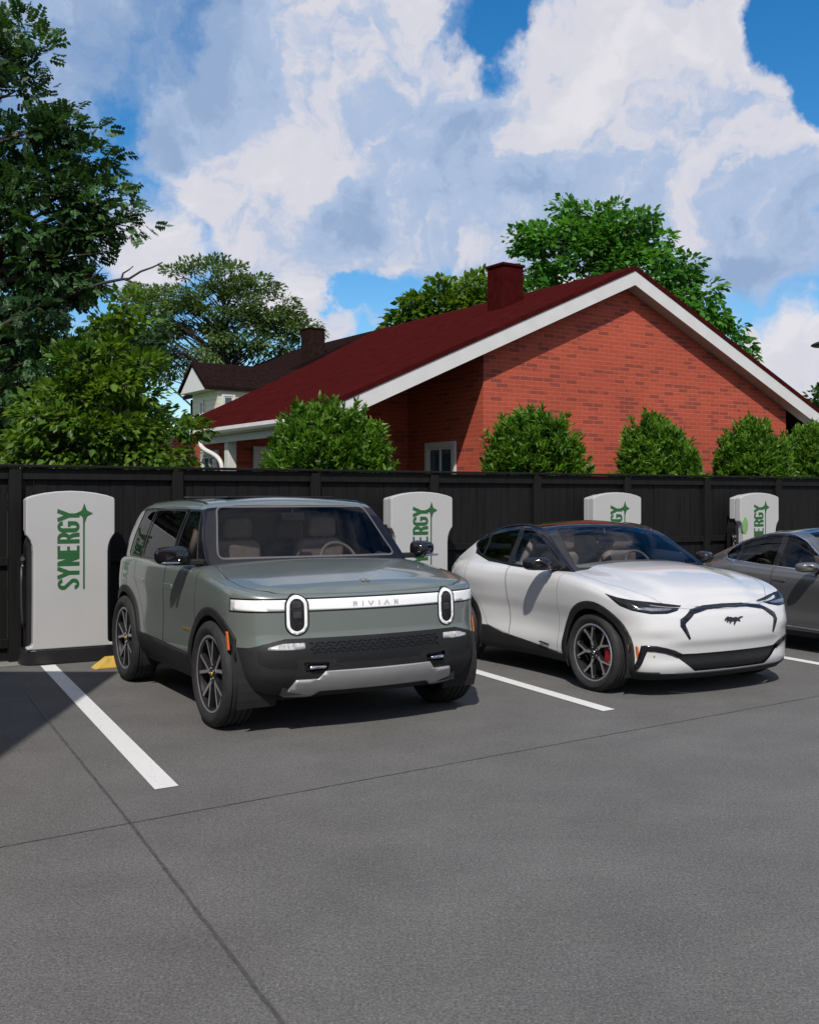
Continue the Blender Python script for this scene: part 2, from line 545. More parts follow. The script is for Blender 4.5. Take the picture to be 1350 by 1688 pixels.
def brick_mat():
    m, t, b = new_mat('red_brick')
    c = t.nodes.new('ShaderNodeTexCoord')
    s = t.nodes.new('ShaderNodeSeparateXYZ'); t.links.new(c.outputs['Object'], s.inputs[0])
    a = t.nodes.new('ShaderNodeMath'); a.operation = 'ADD'
    t.links.new(s.outputs[0], a.inputs[0]); t.links.new(s.outputs[1], a.inputs[1])
    cb = t.nodes.new('ShaderNodeCombineXYZ'); t.links.new(a.outputs[0], cb.inputs[0]); t.links.new(s.outputs[2], cb.inputs[1])
    def brick(c1, c2, mo, bias):
        br = t.nodes.new('ShaderNodeTexBrick')
        t.links.new(cb.outputs[0], br.inputs['Vector'])
        br.inputs['Scale'].default_value = 1.0
        br.inputs['Brick Width'].default_value = .27
        br.inputs['Row Height'].default_value = .080
        br.inputs['Mortar Size'].default_value = .006
        br.inputs['Mortar Smooth'].default_value = .3
        br.inputs['Bias'].default_value = bias
        br.inputs['Color1'].default_value = (*c1, 1); br.inputs['Color2'].default_value = (*c2, 1); br.inputs['Mortar'].default_value = (*mo, 1)
        return br
    br = brick((.375, .060, .028), (.315, .047, .023), (.40, .115, .070), 0)
    br2 = brick((1, 1, 1), (0, 0, 0), (1, 1, 1), -.2)
    # darker burnt bricks in loose groups
    n = t.nodes.new('ShaderNodeTexNoise'); n.inputs['Scale'].default_value = 1.0; n.inputs['Detail'].default_value = 2
    mp = t.nodes.new('ShaderNodeMapping'); mp.inputs['Scale'].default_value = (1.6, 4.6, 1); t.links.new(cb.outputs[0], mp.inputs['Vector'])
    t.links.new(mp.outputs[0], n.inputs['Vector'])
    ad = t.nodes.new('ShaderNodeMath'); ad.operation = 'MULTIPLY_ADD'
    t.links.new(n.outputs['Fac'], ad.inputs[0]); ad.inputs[1].default_value = -1.3
    bw = t.nodes.new('ShaderNodeRGBToBW'); t.links.new(br2.outputs['Color'], bw.inputs[0])
    t.links.new(bw.outputs[0], ad.inputs[2])
    mr = t.nodes.new('ShaderNodeMapRange'); mr.inputs['From Min'].default_value = -.27; mr.inputs['From Max'].default_value = -.19
    mr.inputs['To Min'].default_value = .50; mr.inputs['To Max'].default_value = 0
    t.links.new(ad.outputs[0], mr.inputs['Value'])
    dk = t.nodes.new('ShaderNodeMix'); dk.data_type = 'RGBA'
    t.links.new(mr.outputs['Result'], dk.inputs['Factor']); t.links.new(br.outputs['Color'], dk.inputs['A'])
    dk.inputs['B'].default_value = (.115, .026, .019, 1)
    # soft weathering
    n2 = t.nodes.new('ShaderNodeTexNoise'); n2.inputs['Scale'].default_value = .7; n2.inputs['Detail'].default_value = 5
    t.links.new(c.outputs['Object'], n2.inputs['Vector'])
    r2 = t.nodes.new('ShaderNodeValToRGB'); r2.color_ramp.elements[0].position = .3; r2.color_ramp.elements[1].position = .7
    r2.color_ramp.elements[0].color = (.86, .84, .84, 1); r2.color_ramp.elements[1].color = (1.06, 1.06, 1.06, 1)
    t.links.new(n2.outputs['Fac'], r2.inputs['Fac'])
    ml = t.nodes.new('ShaderNodeMix'); ml.data_type = 'RGBA'; ml.blend_type = 'MULTIPLY'; ml.inputs['Factor'].default_value = 1
    t.links.new(dk.outputs['Result'], ml.inputs['A']); t.links.new(r2.outputs['Color'], ml.inputs['B'])
    t.links.new(ml.outputs['Result'], b.inputs['Base Color'])
    b.inputs['Roughness'].default_value = .85
    bp = t.nodes.new('ShaderNodeBump'); bp.inputs['Strength'].default_value = .35; bp.inputs['Distance'].default_value = .008
    t.links.new(br.outputs['Fac'], bp.inputs['Height']); bp.invert = True
    t.links.new(bp.outputs['Normal'], b.inputs['Normal'])
    return m

M_ASPH = asphalt_mat()
M_LINE = line_mat()
M_BRICK = brick_mat()
M_CONC = pbr('gutter_concrete', (.19, .185, .172), .85, var=.18, vscale=5, bump=.3)
M_GRASS = pbr('lawn', (.05, .085, .025), .95, var=.4, vscale=3, bump=.6)
M_SEAM = pbr('joint_tar', (.054, .052, .050), .6, var=.3, vscale=20, bump=.3)
M_FENCE = pbr('black_stained_wood', (.0052, .0050, .0050), .7, var=.5, vscale=3.5, bump=.3, bscale=14, spec=.22, stretch=(6, 6, .5))
M_WHITE = pbr('white_trim', (.54, .54, .53), .45, var=.05, vscale=3)
M_ROOF = pbr('dark_red_roofing', (.043, .0062, .0065), .9, var=.2, vscale=5, bump=.4, bscale=30, spec=.0)
M_ROOFEDGE = pbr('roof_edge_metal', (.035, .006, .006), .8, var=.2, spec=.0)
M_SOFFIT = pbr('soffit_board', (.46, .44, .42), .7, var=.08, vscale=4)
M_CHIM = pbr('chimney_red', (.042, .0058, .0055), .9, var=.25, vscale=6, bump=.3, bscale=25, spec=.0)
M_DROOF = pbr('dark_brown_shingle', (.014, .008, .008), .9, var=.35, vscale=9, bump=.5, bscale=24, spec=.0)
M_PANE = pbr('window_pane', (.03, .05, .07), .04, var=.4, vscale=1.2, spec=.8)

# ------------------------------------------------------------------ ground, lot, markings
def sheet(name, pts, mat, kind='structure', z=None):
    mb = MB()
    V = [Vector(p) if z is None else Vector((p[0], p[1], z)) for p in pts]
    mb.add(V, [tuple(range(len(V)))])
    o = mb.build(name, mat, fix=False)
    tag(o, kind=kind)
    if o.data.polygons[0].normal.z < 0:
        o.data.flip_normals()
    return o

R_ = 600
sheet('ground', [(-R_, -R_, -.004), (R_, -R_, -.004), (R_, R_, -.004), (-R_, R_, -.004)], M_GRASS)
FP = G(15, 1092) + N * 0.02           # a point of the fence's foot line, front face of the boards
lot = [FP - U * 40 - N * .32, FP + U * 70 - N * .32, FP + U * 70 - N * 60, FP - U * 40 - N * 60]
sheet('parking_lot', lot, M_ASPH, z=0.0)
sheet('gutter_strip', [FP - U * 40 + N * .3, FP + U * 70 + N * .3, FP + U * 70 - N * .32, FP - U * 40 - N * .32], M_CONC, z=0.004)

V_BAY = Vector((-0.449, 0.8936, 0))
def painted_line(px0, py0, px1, py1, w=.135):
    a, b = G(px0, py0), G(px1, py1)
    s = U * (w / 2 / (U.dot(Vector((0.8936, .449, 0)))))
    sheet('painted_line', [a - s, b - s, b + s, a + s], M_LINE, z=0.005)
painted_line(79, 1097.5, 275, 1300, .15)
b2 = G(1004, 1172); painted_line(675 + F * (b2 + V_BAY * 4.15).x / (b2 + V_BAY * 4.15).y, CY + CAM_H * F / (b2 + V_BAY * 4.15).y, 1004, 1172)
b3 = b2 + (G(1322, 1090) - b2)
e3 = b3 - V_BAY * 1.4
a3 = b3 + V_BAY * 2.9
painted_line(675 + F * a3.x / a3.y, CY + CAM_H * F / a3.y, 675 + F * e3.x / e3.y, CY + CAM_H * F / e3.y)

def seam(pts, w0, name='pavement_joint'):
    rnd = random.Random(3)
    P = []
    for (a, b) in zip(pts[:-1], pts[1:]):
        a, b = G(*a), G(*b)
        k = 40
        for i in range(k):
            P.append(a.lerp(b, i / k))
    P.append(G(*pts[-1]))
    d = (P[-1] - P[0]).normalized(); s = Vector((d.y, -d.x, 0))
    L, Rr = [], []
    for i, p in enumerate(P):
        off = s * rnd.uniform(-.0025, .0025)
        w = w0 * rnd.uniform(.8, 1.2) * min(1, .25 + i / 12)
        L.append(p + off - s * w / 2); Rr.append(p + off + s * w / 2)
    mb = MB(); n = len(P)
    V = [(q.x, q.y, .004) for q in L] + [(q.x, q.y, .004) for q in Rr]
    mb.add(V, [(i, i + 1, n + i + 1, n + i) for i in range(n - 1)])
    o = mb.build(name, M_SEAM, fix=False); tag(o, kind='structure')
    if o.data.polygons[0].normal.z < 0: o.data.flip_normals()
seam([(42, 1142), (120, 1240), (215, 1358), (465, 1688), (640, 1920)], .016)
seam([(-260, 1446), (0, 1398), (215, 1358), (700, 1268), (1350, 1148), (1650, 1093)], .008)

# ------------------------------------------------------------------ fence
fence = thing('wooden_fence', 'long black stained wooden board fence behind the charging posts', 'fence', tuple(FP), U_YAW)
FH = 2.10
fr = random.Random(5)
POST_S = 1.83
T0 = -7.2
k0 = 0
post_t = [0.06 + POST_S * i for i in range(-4, 14)]
for i, t0 in enumerate(post_t):
    MB().box((t0, -.005, FH / 2 - .01), (.13, .09, FH - .02)).build('post', M_FENCE, fence, bevel=.006, bseg=1)
for a, b in zip(post_t[:-1], post_t[1:]):
    mb = MB()
    x = a + .067
    nb = 12; wv = (b - a - .134) / nb
    for j in range(nb):
        dz = fr.uniform(-.006, .006)
        mb.box((x + wv * (j + .5), .035 + fr.uniform(-.004, .004), (FH - .10) / 2 + dz), (wv - .004, .02, FH - .14))
    mb.build('board_panel', M_FENCE, fence)
    L_ = b - a - .132
    xm = (a + b) / 2
    for z, h, dy in ((FH - .075, .125, .0), (1.08, .09, .004), (.20, .10, .004)):
        MB().box((xm, dy, z), (L_, .045, h)).build('rail', M_FENCE, fence, bevel=.004, bseg=1)
cap = MB().box(((post_t[0] + post_t[-1]) / 2, .005, FH + .008), (post_t[-1] - post_t[0] + .2, .15, .03))
cap.build('top_cap', M_FENCE, fence, bevel=.005, bseg=1)

# ------------------------------------------------------------------ brick house
H0 = Vector((4.23, 20.0, 0))
house = thing('brick_house', 'single storey red brick house with dark red gabled roof behind the fence', 'house', tuple(H0), U_YAW)
SL = .437
AP = 6.12
def zr(x): return AP - SL * abs(x)
def wall(name, p0, p1, tops, th=.22):
    """wall in the vertical plane p0->p1 (local xy); tops: list of (fraction, height)"""
    p0, p1 = Vector(p0), Vector(p1)
    poly = [(0, 0), (1, 0)] + [(f, h) for f, h in reversed(tops)]
    d = (p1 - p0); nn = Vector((-d.y, d.x)).normalized()
    mb = MB()
    mb.prism(poly, lambda u, v, w: (p0.x + d.x * u + nn.x * w, p0.y + d.y * u + nn.y * w, v), 0, th)
    return mb.build(name, M_BRICK, house)
xl, xr_ = -3.37, 4.85
g = xr_ - xl
YW = .26
wall('gable_wall', (xl, YW), (xr_, YW), [(0, zr(xl) - .16), (-xl / g, AP - .16), (1, zr(xr_) - .16)])
wall('side_wall', (xl, 2.95), (xl, YW + .223), [(0, zr(xl) - .16), (1, zr(xl) - .16)], th=.2)
wall('recess_wall', (-7.0, 2.62), (xl + .1, 2.62), [(0, zr(7.0) - .16), (1, zr(xl) - .16)])
wall('side_wall', (-7.0, 6.5), (-7.0, 2.845), [(0, zr(7.0) - .16), (1, zr(7.0) - .16)], th=.2)
wall('side_wall', (xr_, YW + .223), (xr_, 9), [(0, zr(xr_) - .16), (1, zr(xr_) - .16)], th=.2)
# roof slopes
def slab(name, pts, th, mat, par):
    mb = MB()
    n = len(pts)
    V = [(x, y, zr(x)) for x, y in pts] + [(x, y, zr(x) - th) for x, y in pts]
    mb.add(V, [tuple(range(n)), tuple(range(2 * n - 1, n - 1, -1))] + [(i, n + i, n + (i + 1) % n, (i + 1) % n) for i in range(n)])
    return mb.build(name, mat, par)
rl = slab('roof', [(0, -.05), (-6.42, -.05), (-6.42, .22), (-7.2, .22), (-7.2, 3.45), (-6.47, 6.07), (-5.25, 6.4), (-3.0, 7.3), (-1.6, 8.2), (0, 9.2)], .09, M_ROOF, house)
rr2 = slab('roof', [(0, -.05), (0, 9.2), (6.42, 9.2), (6.42, -.05)], .09, M_ROOF, house)
# bargeboards
def rake(x0, x1, y0, y1, zo0, zo1, name, mat):
    mb = MB()
    V = []
    for y in (y0, y1):
        for x in (x0, x1):
            V += [(x, y, zr(x) - zo0), (x, y, zr(x) - zo1)]
    mb.add(V, [(0, 1, 3, 2), (4, 6, 7, 5), (0, 2, 6, 4), (1, 5, 7, 3), (0, 4, 5, 1), (2, 3, 7, 6)])
    return mb.build(name, mat, house)
rake(0, -6.40, -.035, .0, .093, .36, 'bargeboard', M_WHITE)
rake(0, 6.40, -.035, .0, .093, .36, 'bargeboard', M_WHITE)
rake(xl + .0, -6.38, .002, 2.6, .31, .352, 'soffit', M_SOFFIT)
rake(0, xl + .0, .002, YW - .003, .31, .352, 'soffit', M_SOFFIT)
rake(0, 6.38, .002, YW - .003, .31, .352, 'soffit', M_SOFFIT)
# boxed eave at the right
MB().box((5.64, .62, zr(6.4) - .30), (1.52, 1.2, .06)).box((6.39, .62, zr(6.4) - .20), (.03, 1.2, .22)).box((5.63, .01, zr(6.4) - .235), (1.5, .02, .13)).build('eave_return', M_SOFFIT, house)
MB().box((-6.415, .1, zr(6.4) - .24), (.03, .3, .30)).build('eave_return', M_WHITE, house)
# left gutter, fascia, post, downspout
gz = zr(7.2) - .07
gb = MB()
prof = [(-.02, .05), (-.14, .05), (-.15, -.01), (-.13, -.05), (-.05, -.08), (-.02, -.08)]
gb.prism(prof, lambda u, v, w: (-7.2 + u, w, gz + v), .2, 3.5)
gb.build('gutter', M_WHITE, house)
MB().box((-7.18, 1.85, gz - .14), (.03, 3.3, .12)).build('fascia', M_WHITE, house)
MB().box((-7.08, 2.535, 1.40), (.16, .16, 2.80)).build('corner_post', M_WHITE, house, bevel=.01)
ds = MB()
dp_ = []
for q_ in np.linspace(0, 1, 15):
    b0_, b1_, b2_, b3_ = (1 - q_) ** 3, 3 * q_ * (1 - q_) ** 2, 3 * q_ ** 2 * (1 - q_), q_ ** 3
    dp_.append(Vector((-7.29, 3.42, gz - .05)) * b0_ + Vector((-7.30, 3.45, gz - .42)) * b1_ + Vector((-7.12, 2.9, gz - .28)) * b2_ + Vector((-7.10, 2.84, gz - .62)) * b3_)
ds.tube(dp_ + [Vector((-7.10, 2.84, gz - 1.0)), Vector((-7.10, 2.84, 0))], .040, 12)
ds.build('downspout', M_WHITE, house, smooth=True)

def house_window(parent, name, c, w, h, face, mat_p=None, bars=1):
    """window in a wall; c: centre; face 'y' (looking to -y) or 'x' (looking to -x)"""
    mb = MB(); fw = .09
    def put(m, u, v, su, sv, d0, d1):
        if face == 'y':
            m.box((c[0] + u, c[1] - (d0 + d1) / 2, c[2] + v), (su, d1 - d0, sv))
        else:
            m.box((c[0] - (d0 + d1) / 2, c[1] - u, c[2] + v), (d1 - d0, su, sv))
    put(mb, -w / 2 + fw / 2, 0, fw, h, 0, .05); put(mb, w / 2 - fw / 2, 0, fw, h, 0, .05)
    put(mb, 0, h / 2 - fw / 2, w - 2 * fw, fw, 0, .05); put(mb, 0, -h / 2 + fw / 2, w - 2 * fw, fw, 0, .05)
    for k in range(bars):
        put(mb, (k + 1) / (bars + 1) * w - w / 2, 0, .045, h - 2 * fw, 0, .035)
    iw = .05
    put(mb, -w / 2 + fw + iw / 2, 0, iw, h - 2 * fw, 0, .03); put(mb, w / 2 - fw - iw / 2, 0, iw, h - 2 * fw, 0, .03)
    put(mb, 0, h / 2 - fw - iw / 2, w - 2 * fw - 2 * iw, iw, 0, .03)
    f = mb.build(name, M_WHITE, parent, bevel=.004, bseg=1)
    pn = MB(); put(pn, 0, -.03, w - 2 * fw, h - 2 * fw - .06, .004, .012)
    pn.build('pane', M_PANE, f)
    return f
house_window(house, 'window', (xl - .002, 1.52, 2.12), .95, 1.3, 'x')
house_window(house, 'window', (-6.32, 2.617, 2.0), .62, 1.3, 'y')
house_window(house, 'window', (-4.42, 2.617, 2.1), 1.1, 1.3, 'y')
house_window(house, 'window', (-7.003, 3.55, 1.95), .75, 1.3, 'x')

def chimney(parent, c, w, z0, z1, mat, capmat):
    mb = MB(); mb.box((c[0], c[1], (z0 + z1) / 2), (w, w, z1 - z0))
    ch = mb.build('chimney', mat, parent, bevel=.01, bseg=1)
    MB().box((c[0], c[1], z1 + .025), (w + .05, w + .05, .05)).build('chimney_cap', capmat, ch)
    return ch
chimney(rl, (-1.13, 2.45), .52, 5.0, 6.38, M_CHIM, M_ROOFEDGE)

# ------------------------------------------------------------------ dark-roofed house behind
M_SIDING = None
def siding_mat():
    m, t, b = new_mat('cream_siding')
    c = t.nodes.new('ShaderNodeTexCoord')
    s = t.nodes.new('ShaderNodeSeparateXYZ'); t.links.new(c.outputs['Object'], s.inputs[0])
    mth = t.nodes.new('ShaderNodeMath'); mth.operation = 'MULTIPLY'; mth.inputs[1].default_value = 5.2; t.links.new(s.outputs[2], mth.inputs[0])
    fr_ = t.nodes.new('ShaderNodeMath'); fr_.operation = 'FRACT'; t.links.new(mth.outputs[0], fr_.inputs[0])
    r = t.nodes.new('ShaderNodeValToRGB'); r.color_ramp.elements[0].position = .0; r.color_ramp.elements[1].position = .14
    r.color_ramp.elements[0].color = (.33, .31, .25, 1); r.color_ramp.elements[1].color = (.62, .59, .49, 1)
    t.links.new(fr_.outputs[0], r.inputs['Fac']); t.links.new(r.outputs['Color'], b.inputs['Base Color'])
    bp = t.nodes.new('ShaderNodeBump'); bp.inputs['Strength'].default_value = .8; bp.inputs['Distance'].default_value = .03
    t.links.new(fr_.outputs[0], bp.inputs['Height']); t.links.new(bp.outputs['Normal'], b.inputs['Normal'])
    b.inputs['Roughness'].default_value = .6
    return m
M_SIDING = siding_mat()
B0 = Vector((-8.23, 40, 0))
back = thing('siding_house', 'cream siding house with dark brown roof and chimney behind the brick house', 'house', tuple(B0), U_YAW)
# side wing with its gable to the left: ridge along local x
mb = MB(); rz, ez, hw = 6.86, 5.86, 1.35
LW = 9.0
mb.add([(-.0, -hw, ez), (LW, -hw, ez), (LW, 0, rz), (0, 0, rz), (0, -hw, ez - .14), (LW, -hw, ez - .14), (LW, 0, rz - .14), (0, 0, rz - .14)],
       [(0, 1, 2, 3), (7, 6, 5, 4), (0, 3, 7, 4), (1, 5, 6, 2), (0, 4, 5, 1)])
mb.add([(0, hw, ez), (LW, hw, ez), (LW, 0, rz), (0, 0, rz), (0, hw, ez - .14), (LW, hw, ez - .14), (LW, 0, rz - .14), (0, 0, rz - .14)],
       [(3, 2, 1, 0), (4, 5, 6, 7), (4, 7, 3, 0), (2, 6, 5, 1), (1, 5, 4, 0)])
wing_roof = mb.build('roof', M_DROOF, back)
wv = MB()
iw = hw - .16
wv.prism([(-iw, 0), (iw, 0), (iw, ez - .06), (0, rz - .17), (-iw, ez - .06)], lambda u, v, w: (w, u, v), .55, LW)
wv.build('wall', M_SIDING, back)
gs = MB()
gs.prism([(-iw, ez - .14), (iw, ez - .14), (0, rz - .20)], lambda u, v, w: (w, u, v), .05, .548)
gs.build('gable_soffit', M_WHITE, back)
house_window(back, 'window', (.98, -iw - .003, 5.12), .55, .95, 'y', bars=0)
house_window(back, 'window', (.547, .25, 5.05), .40, .8, 'x', bars=0)
# main block: gable to the front
mb = MB()
mx0, mx1, my = 4.0, 14.3, 1.13
xm = (mx0 + mx1) / 2; ze, zt = 6.65, 9.05
for a, b in ((mx0 - .3, xm), (mx1 + .3, xm)):
    za = ze - .1
    mb.add([(a, my, za), (b, my, zt), (b, my + 9, zt), (a, my + 9, za), (a, my, za - .2), (b, my, zt - .2), (b, my + 9, zt - .2), (a, my + 9, za - .2)],
           [(0, 1, 2, 3), (7, 6, 5, 4), (0, 4, 5, 1), (2, 6, 7, 3), (0, 3, 7, 4)])
main_roof = mb.build('roof', M_DROOF, back)
mw = MB()
mw.prism([(mx0, 0), (mx1, 0), (mx1, ze - .3), (xm, zt - .26), (mx0, ze - .3)], lambda u, v, w: (u, w, v), my + .35, my + 8.8)
mw.build('wall', M_DROOF, back)
chimney(main_roof, (6.15, 1.75), .74, 7.0, 8.80, pbr('chimney_brown', (.020, .011, .010), .9, var=.3, vscale=6, spec=0), M_DROOF)

# ------------------------------------------------------------------ unseen brick block added at the left, shaped to throw the lot's shadow
SB = Vector((-3.27, 3.0, 0))
caster = thing('brick_shadowcaster', 'added brick outbuilding with a sloping roof beside the lot, outside the left edge', 'shadowcaster', tuple(SB), 0)
w_ = MB(); w_.prism([(0, 0), (5.05, 0), (5.05, 2.85), (0, 4.44)], lambda u, v, w: (w, u, v), -4, 0); w_.build('wall', M_BRICK, caster)
w_ = MB(); w_.prism([(-.02, 4.45), (5.07, 2.853), (5.07, 2.95), (-.02, 4.55)], lambda u, v, w: (w, u, v), -4, .02); w_.build('roof', M_ROOF, caster)

# ------------------------------------------------------------------ lamp at the right edge
LP = Vector(((1362 - CX) / F * 25, 25, 0))
lamp = thing('street_lamp', 'dark street lamp with round head at the right edge of the sky', 'street lamp', tuple(LP))
M_LAMP = pbr('lamp_black', (.012, .014, .02), .45, var=.2)
lh = CAM_H + (CY - 566) / F * 25
MB().tube([(0, 0, 0), (0, 0, lh - .1)], [.07, .045], 12).build('pole', M_LAMP, lamp, smooth=True)
MB().lathe([(.10, .0), (.09, .10), (.05, .24), (.0, .34), (-.03, .345), (-.05, .30), (-.05, 0)], 'z', 32, c=(0, 0, lh - .02)).build('lamp_shade', M_LAMP, lamp, smooth=True)
MB().lathe([(.0, .0), (-.06, .12), (-.06, 0)], 'z', 24, c=(0, 0, lh - .06)).build('bulb_cover', M_WHITE, lamp)
# ------------------------------------------------------------------ charging posts
M_CHG = pbr('charger_white_plastic', (.375, .375, .375), .42, var=.03, vscale=2, spec=.4)
M_CHGB = pbr('charger_black_plastic', (.012, .012, .013), .35, var=.2, vscale=4)
M_GREEN = pbr('green_lettering', (.012, .085, .020), .5, var=.05, vscale=5)
M_STEEL = pbr('brushed_steel', (.55, .55, .56), .3, metal=1, var=.08, vscale=20)
M_LGREEN = pbr('light_green_disc', (.13, .26, .09), .25, var=.35, vscale=7)
CP = G(113, 1093.5)

def charger_proto():
    t = thing('charging_post', 'x', 'charging post', tuple(CP), U_YAW, 'white charging posts along the fence')
    hw = .455
    half = [(.45, .165), (.452, .19), (.40, .203), (.388, .23), (.385, .7), (.385, 1.18), (.392, 1.25), (.412, 1.31), (.44, 1.355), (.455, 1.37), (.459, 1.39), (.459, 1.74),
            (.450, 1.765), (.38, 1.79), (.26, 1.816), (.13, 1.832)]
    poly = half + [(0, 1.838)] + [(-x, z) for x, z in reversed(half)]
    mb = MB(); mb.prism(poly, lambda u, v, w: (u, w, v), -.02, .10)
    mb.build('front_panel', M_CHG, t, bevel=.012, bseg=3)
    # rear shell: top hood and black column
    tp = [(.450, 1.40), (.450, 1.738), (.440, 1.757), (.26, 1.803), (0, 1.825), (-.26, 1.803), (-.440, 1.757), (-.450, 1.738), (-.450, 1.40)]
    MB().prism(tp, lambda u, v, w: (u, w, v), .103, .23).build('rear_hood', M_CHG, t, bevel=.02, bseg=3)
    col = [(.44, .165), (.44, 1.25), (.42, 1.33), (.40, 1.395), (-.40, 1.395), (-.42, 1.33), (-.44, 1.25), (-.44, .165)]
    MB().prism(col, lambda u, v, w: (u, w, v), .085, .30).build('column', M_CHGB, t, bevel=.015, bseg=2)
    bs = []
    for k in range(9):
        a = math.radians(-90 + 180 * k / 8)
        bs.append((.36 + .15 * math.cos(a), .17 + .19 * math.sin(a)))
    bs += [(-u, v) for u, v in reversed(bs)]
    MB().prism(bs, lambda u, v, w: (u, v, w), 0, .163).build('base', M_CHGB, t, bevel=.012, bseg=2)
    # logo: reads upward
    lt = MB()
    zb, sz = .795, .178
    ux = .085
    fn = lambda u, v, w: (ux - v, -.02 - w, zb + u)
    L = stroke_text(lt, 'SYNERGY', fn, sz, width=.66, gap=.15, th=.125)
    lt.build('lettering', M_GREEN, t, fix=False)
    return t, L, zb, ux
chg, TL, TZ, TX = charger_proto()
TH = .91
def charger_details(t):
    pass
# rescale lettering to the photo's length: word runs .80-1.66 m
def finish_lettering(t):
    for ch in t.children:
        if ch.name.startswith('lettering'):
            me = ch.data
            for v in me.vertices:
                v.co.z = TZ + (v.co.z - TZ) * (.865 / TL)
                v.co.x = TX + (v.co.x - TX) * 1.28
    ln = MB()
    fx = TX + .045
    ln.box((fx, -.0235, .81 + .36), (.016, .003, .76))
    # four-pointed star
    star = []
    cx_, cz_ = fx + .005, 1.60
    for k in range(4):
        a = math.radians(90 * k)
        b = a + math.radians(45)
        ra = .105 if k % 2 else .085
        star.append((cx_ + ra * math.cos(a), cz_ + ra * math.sin(a)))
        for q in (-18, 0, 18):
            rb = .040 if q == 0 else .046
            star.append((cx_ + rb * math.cos(b + math.radians(q)), cz_ + rb * math.sin(b + math.radians(q))))
    ln.prism(star, lambda u, v, w: (u, w, v), -.028, -.0205)
    ln.build('star_underline', M_GREEN, t)
    hd = MB()
    hd.tube([(-.452, .16, 1.16), (-.475, .12, 1.12), (-.485, .10, 1.04)], [.018, .026, .024], 10)
    h = hd.build('plug_handle', M_CHGB, t, smooth=True)
    MB().tube([(-.478, .085, 1.125), (-.478, .068, 1.12)], .022, 12).tube([(-.482, .09, 1.05), (-.482, .07, 1.05)], .012, 10).build('plug_clip', M_STEEL, h)
    cb = MB()
    pts = [(-.485, .10, 1.04), (-.488, .10, .85), (-.485, .10, .62), (-.478, .10, .48), (-.46, .12, .40), (-.45, .20, .44)]
    cb.tube(pts, .013, 8)
    cb.build('cable', pbr('cable_rubber', (.03, .03, .031), .45), t, smooth=True)
finish_lettering(chg)
spots = [(695, -5, 'second white charging post, between the green SUV and the white car'),
         (1017, -4, 'white charging post showing only its top above the white car roof'),
         (1251, -3, 'farthest white charging post, with a light green oval on its side')]
chg.location = tuple(CP + U * .025); chg.rotation_euler = (0, 0, U_YAW - math.radians(5))
chg['label'] = 'nearest white charging post, standing whole in front of the fence at the left'
posts = [chg]
for px, dy, lab in spots:
    c = copy_tree(chg)
    c['label'] = lab
    p = CP + U * t_at(px, CP)
    c.location = tuple(p)
    c.rotation_euler = (0, 0, U_YAW + math.radians(dy))
    posts.append(c)
ov = [(.07 * math.cos(math.radians(a)), .135 * math.sin(math.radians(a))) for a in range(0, 360, 15)]
MB().prism(ov, lambda u, v, w: (-.36 + u, w, 1.30 + v), -.028, -.0205).build('oval_badge', M_LGREEN, posts[3], bevel=.002, bseg=1)

# ------------------------------------------------------------------ wheel stop
WS = G(156, 1105)
stop = thing('wheel_stop', 'low yellow painted concrete wheel stop behind the rear wheel of the green SUV', 'wheel stop', tuple(WS), U_YAW)
M_YEL = pbr('yellow_paint', (.44, .29, .045), .6, var=.15, vscale=9, bump=.3)
mb = MB()
pr = [(0, -.02), (1.7, -.02), (1.7, .14), (0, .14)]
mb.add([(0, 0, 0), (1.75, 0, 0), (1.75, .17, 0), (0, .17, 0), (.14, .045, .115), (1.61, .045, .115), (1.61, .125, .115), (.14, .125, .115)],
       [(3, 2, 1, 0), (4, 5, 6, 7), (0, 1, 5, 4), (1, 2, 6, 5), (2, 3, 7, 6), (3, 0, 4, 7)])
mb.build('concrete_bar', M_YEL, stop, bevel=.015, bseg=2)

# ------------------------------------------------------------------ foliage
def leaf_mat(name, c0, c1, trans=.35, rough=.45):
    m, t, b = new_mat(name)
    at = t.nodes.new('ShaderNodeAttribute'); at.attribute_name = 'tint'
    r = t.nodes.new('ShaderNodeValToRGB')
    r.color_ramp.elements[0].color = (*c0, 1); r.color_ramp.elements[1].color = (*c1, 1)
    t.links.new(at.outputs['Fac'], r.inputs['Fac'])
    t.links.new(r.outputs['Color'], b.inputs['Base Color'])
    b.inputs['Roughness'].default_value = rough
    b.inputs['Specular IOR Level'].default_value = .35
    tl = t.nodes.new('ShaderNodeBsdfTranslucent')
    mc = t.nodes.new('ShaderNodeMix'); mc.data_type = 'RGBA'; mc.blend_type = 'MULTIPLY'; mc.inputs['Factor'].default_value = 1
    t.links.new(r.outputs['Color'], mc.inputs['A']); mc.inputs['B'].default_value = (1.5, 1.4, .7, 1)
    t.links.new(mc.outputs['Result'], tl.inputs['Color'])
    ms = t.nodes.new('ShaderNodeMixShader'); ms.inputs[0].default_value = trans
    t.links.new(b.outputs[0], ms.inputs[1]); t.links.new(tl.outputs[0], ms.inputs[2])
    t.links.new(ms.outputs[0], t.nodes['Material Output'].inputs['Surface'])
    return m

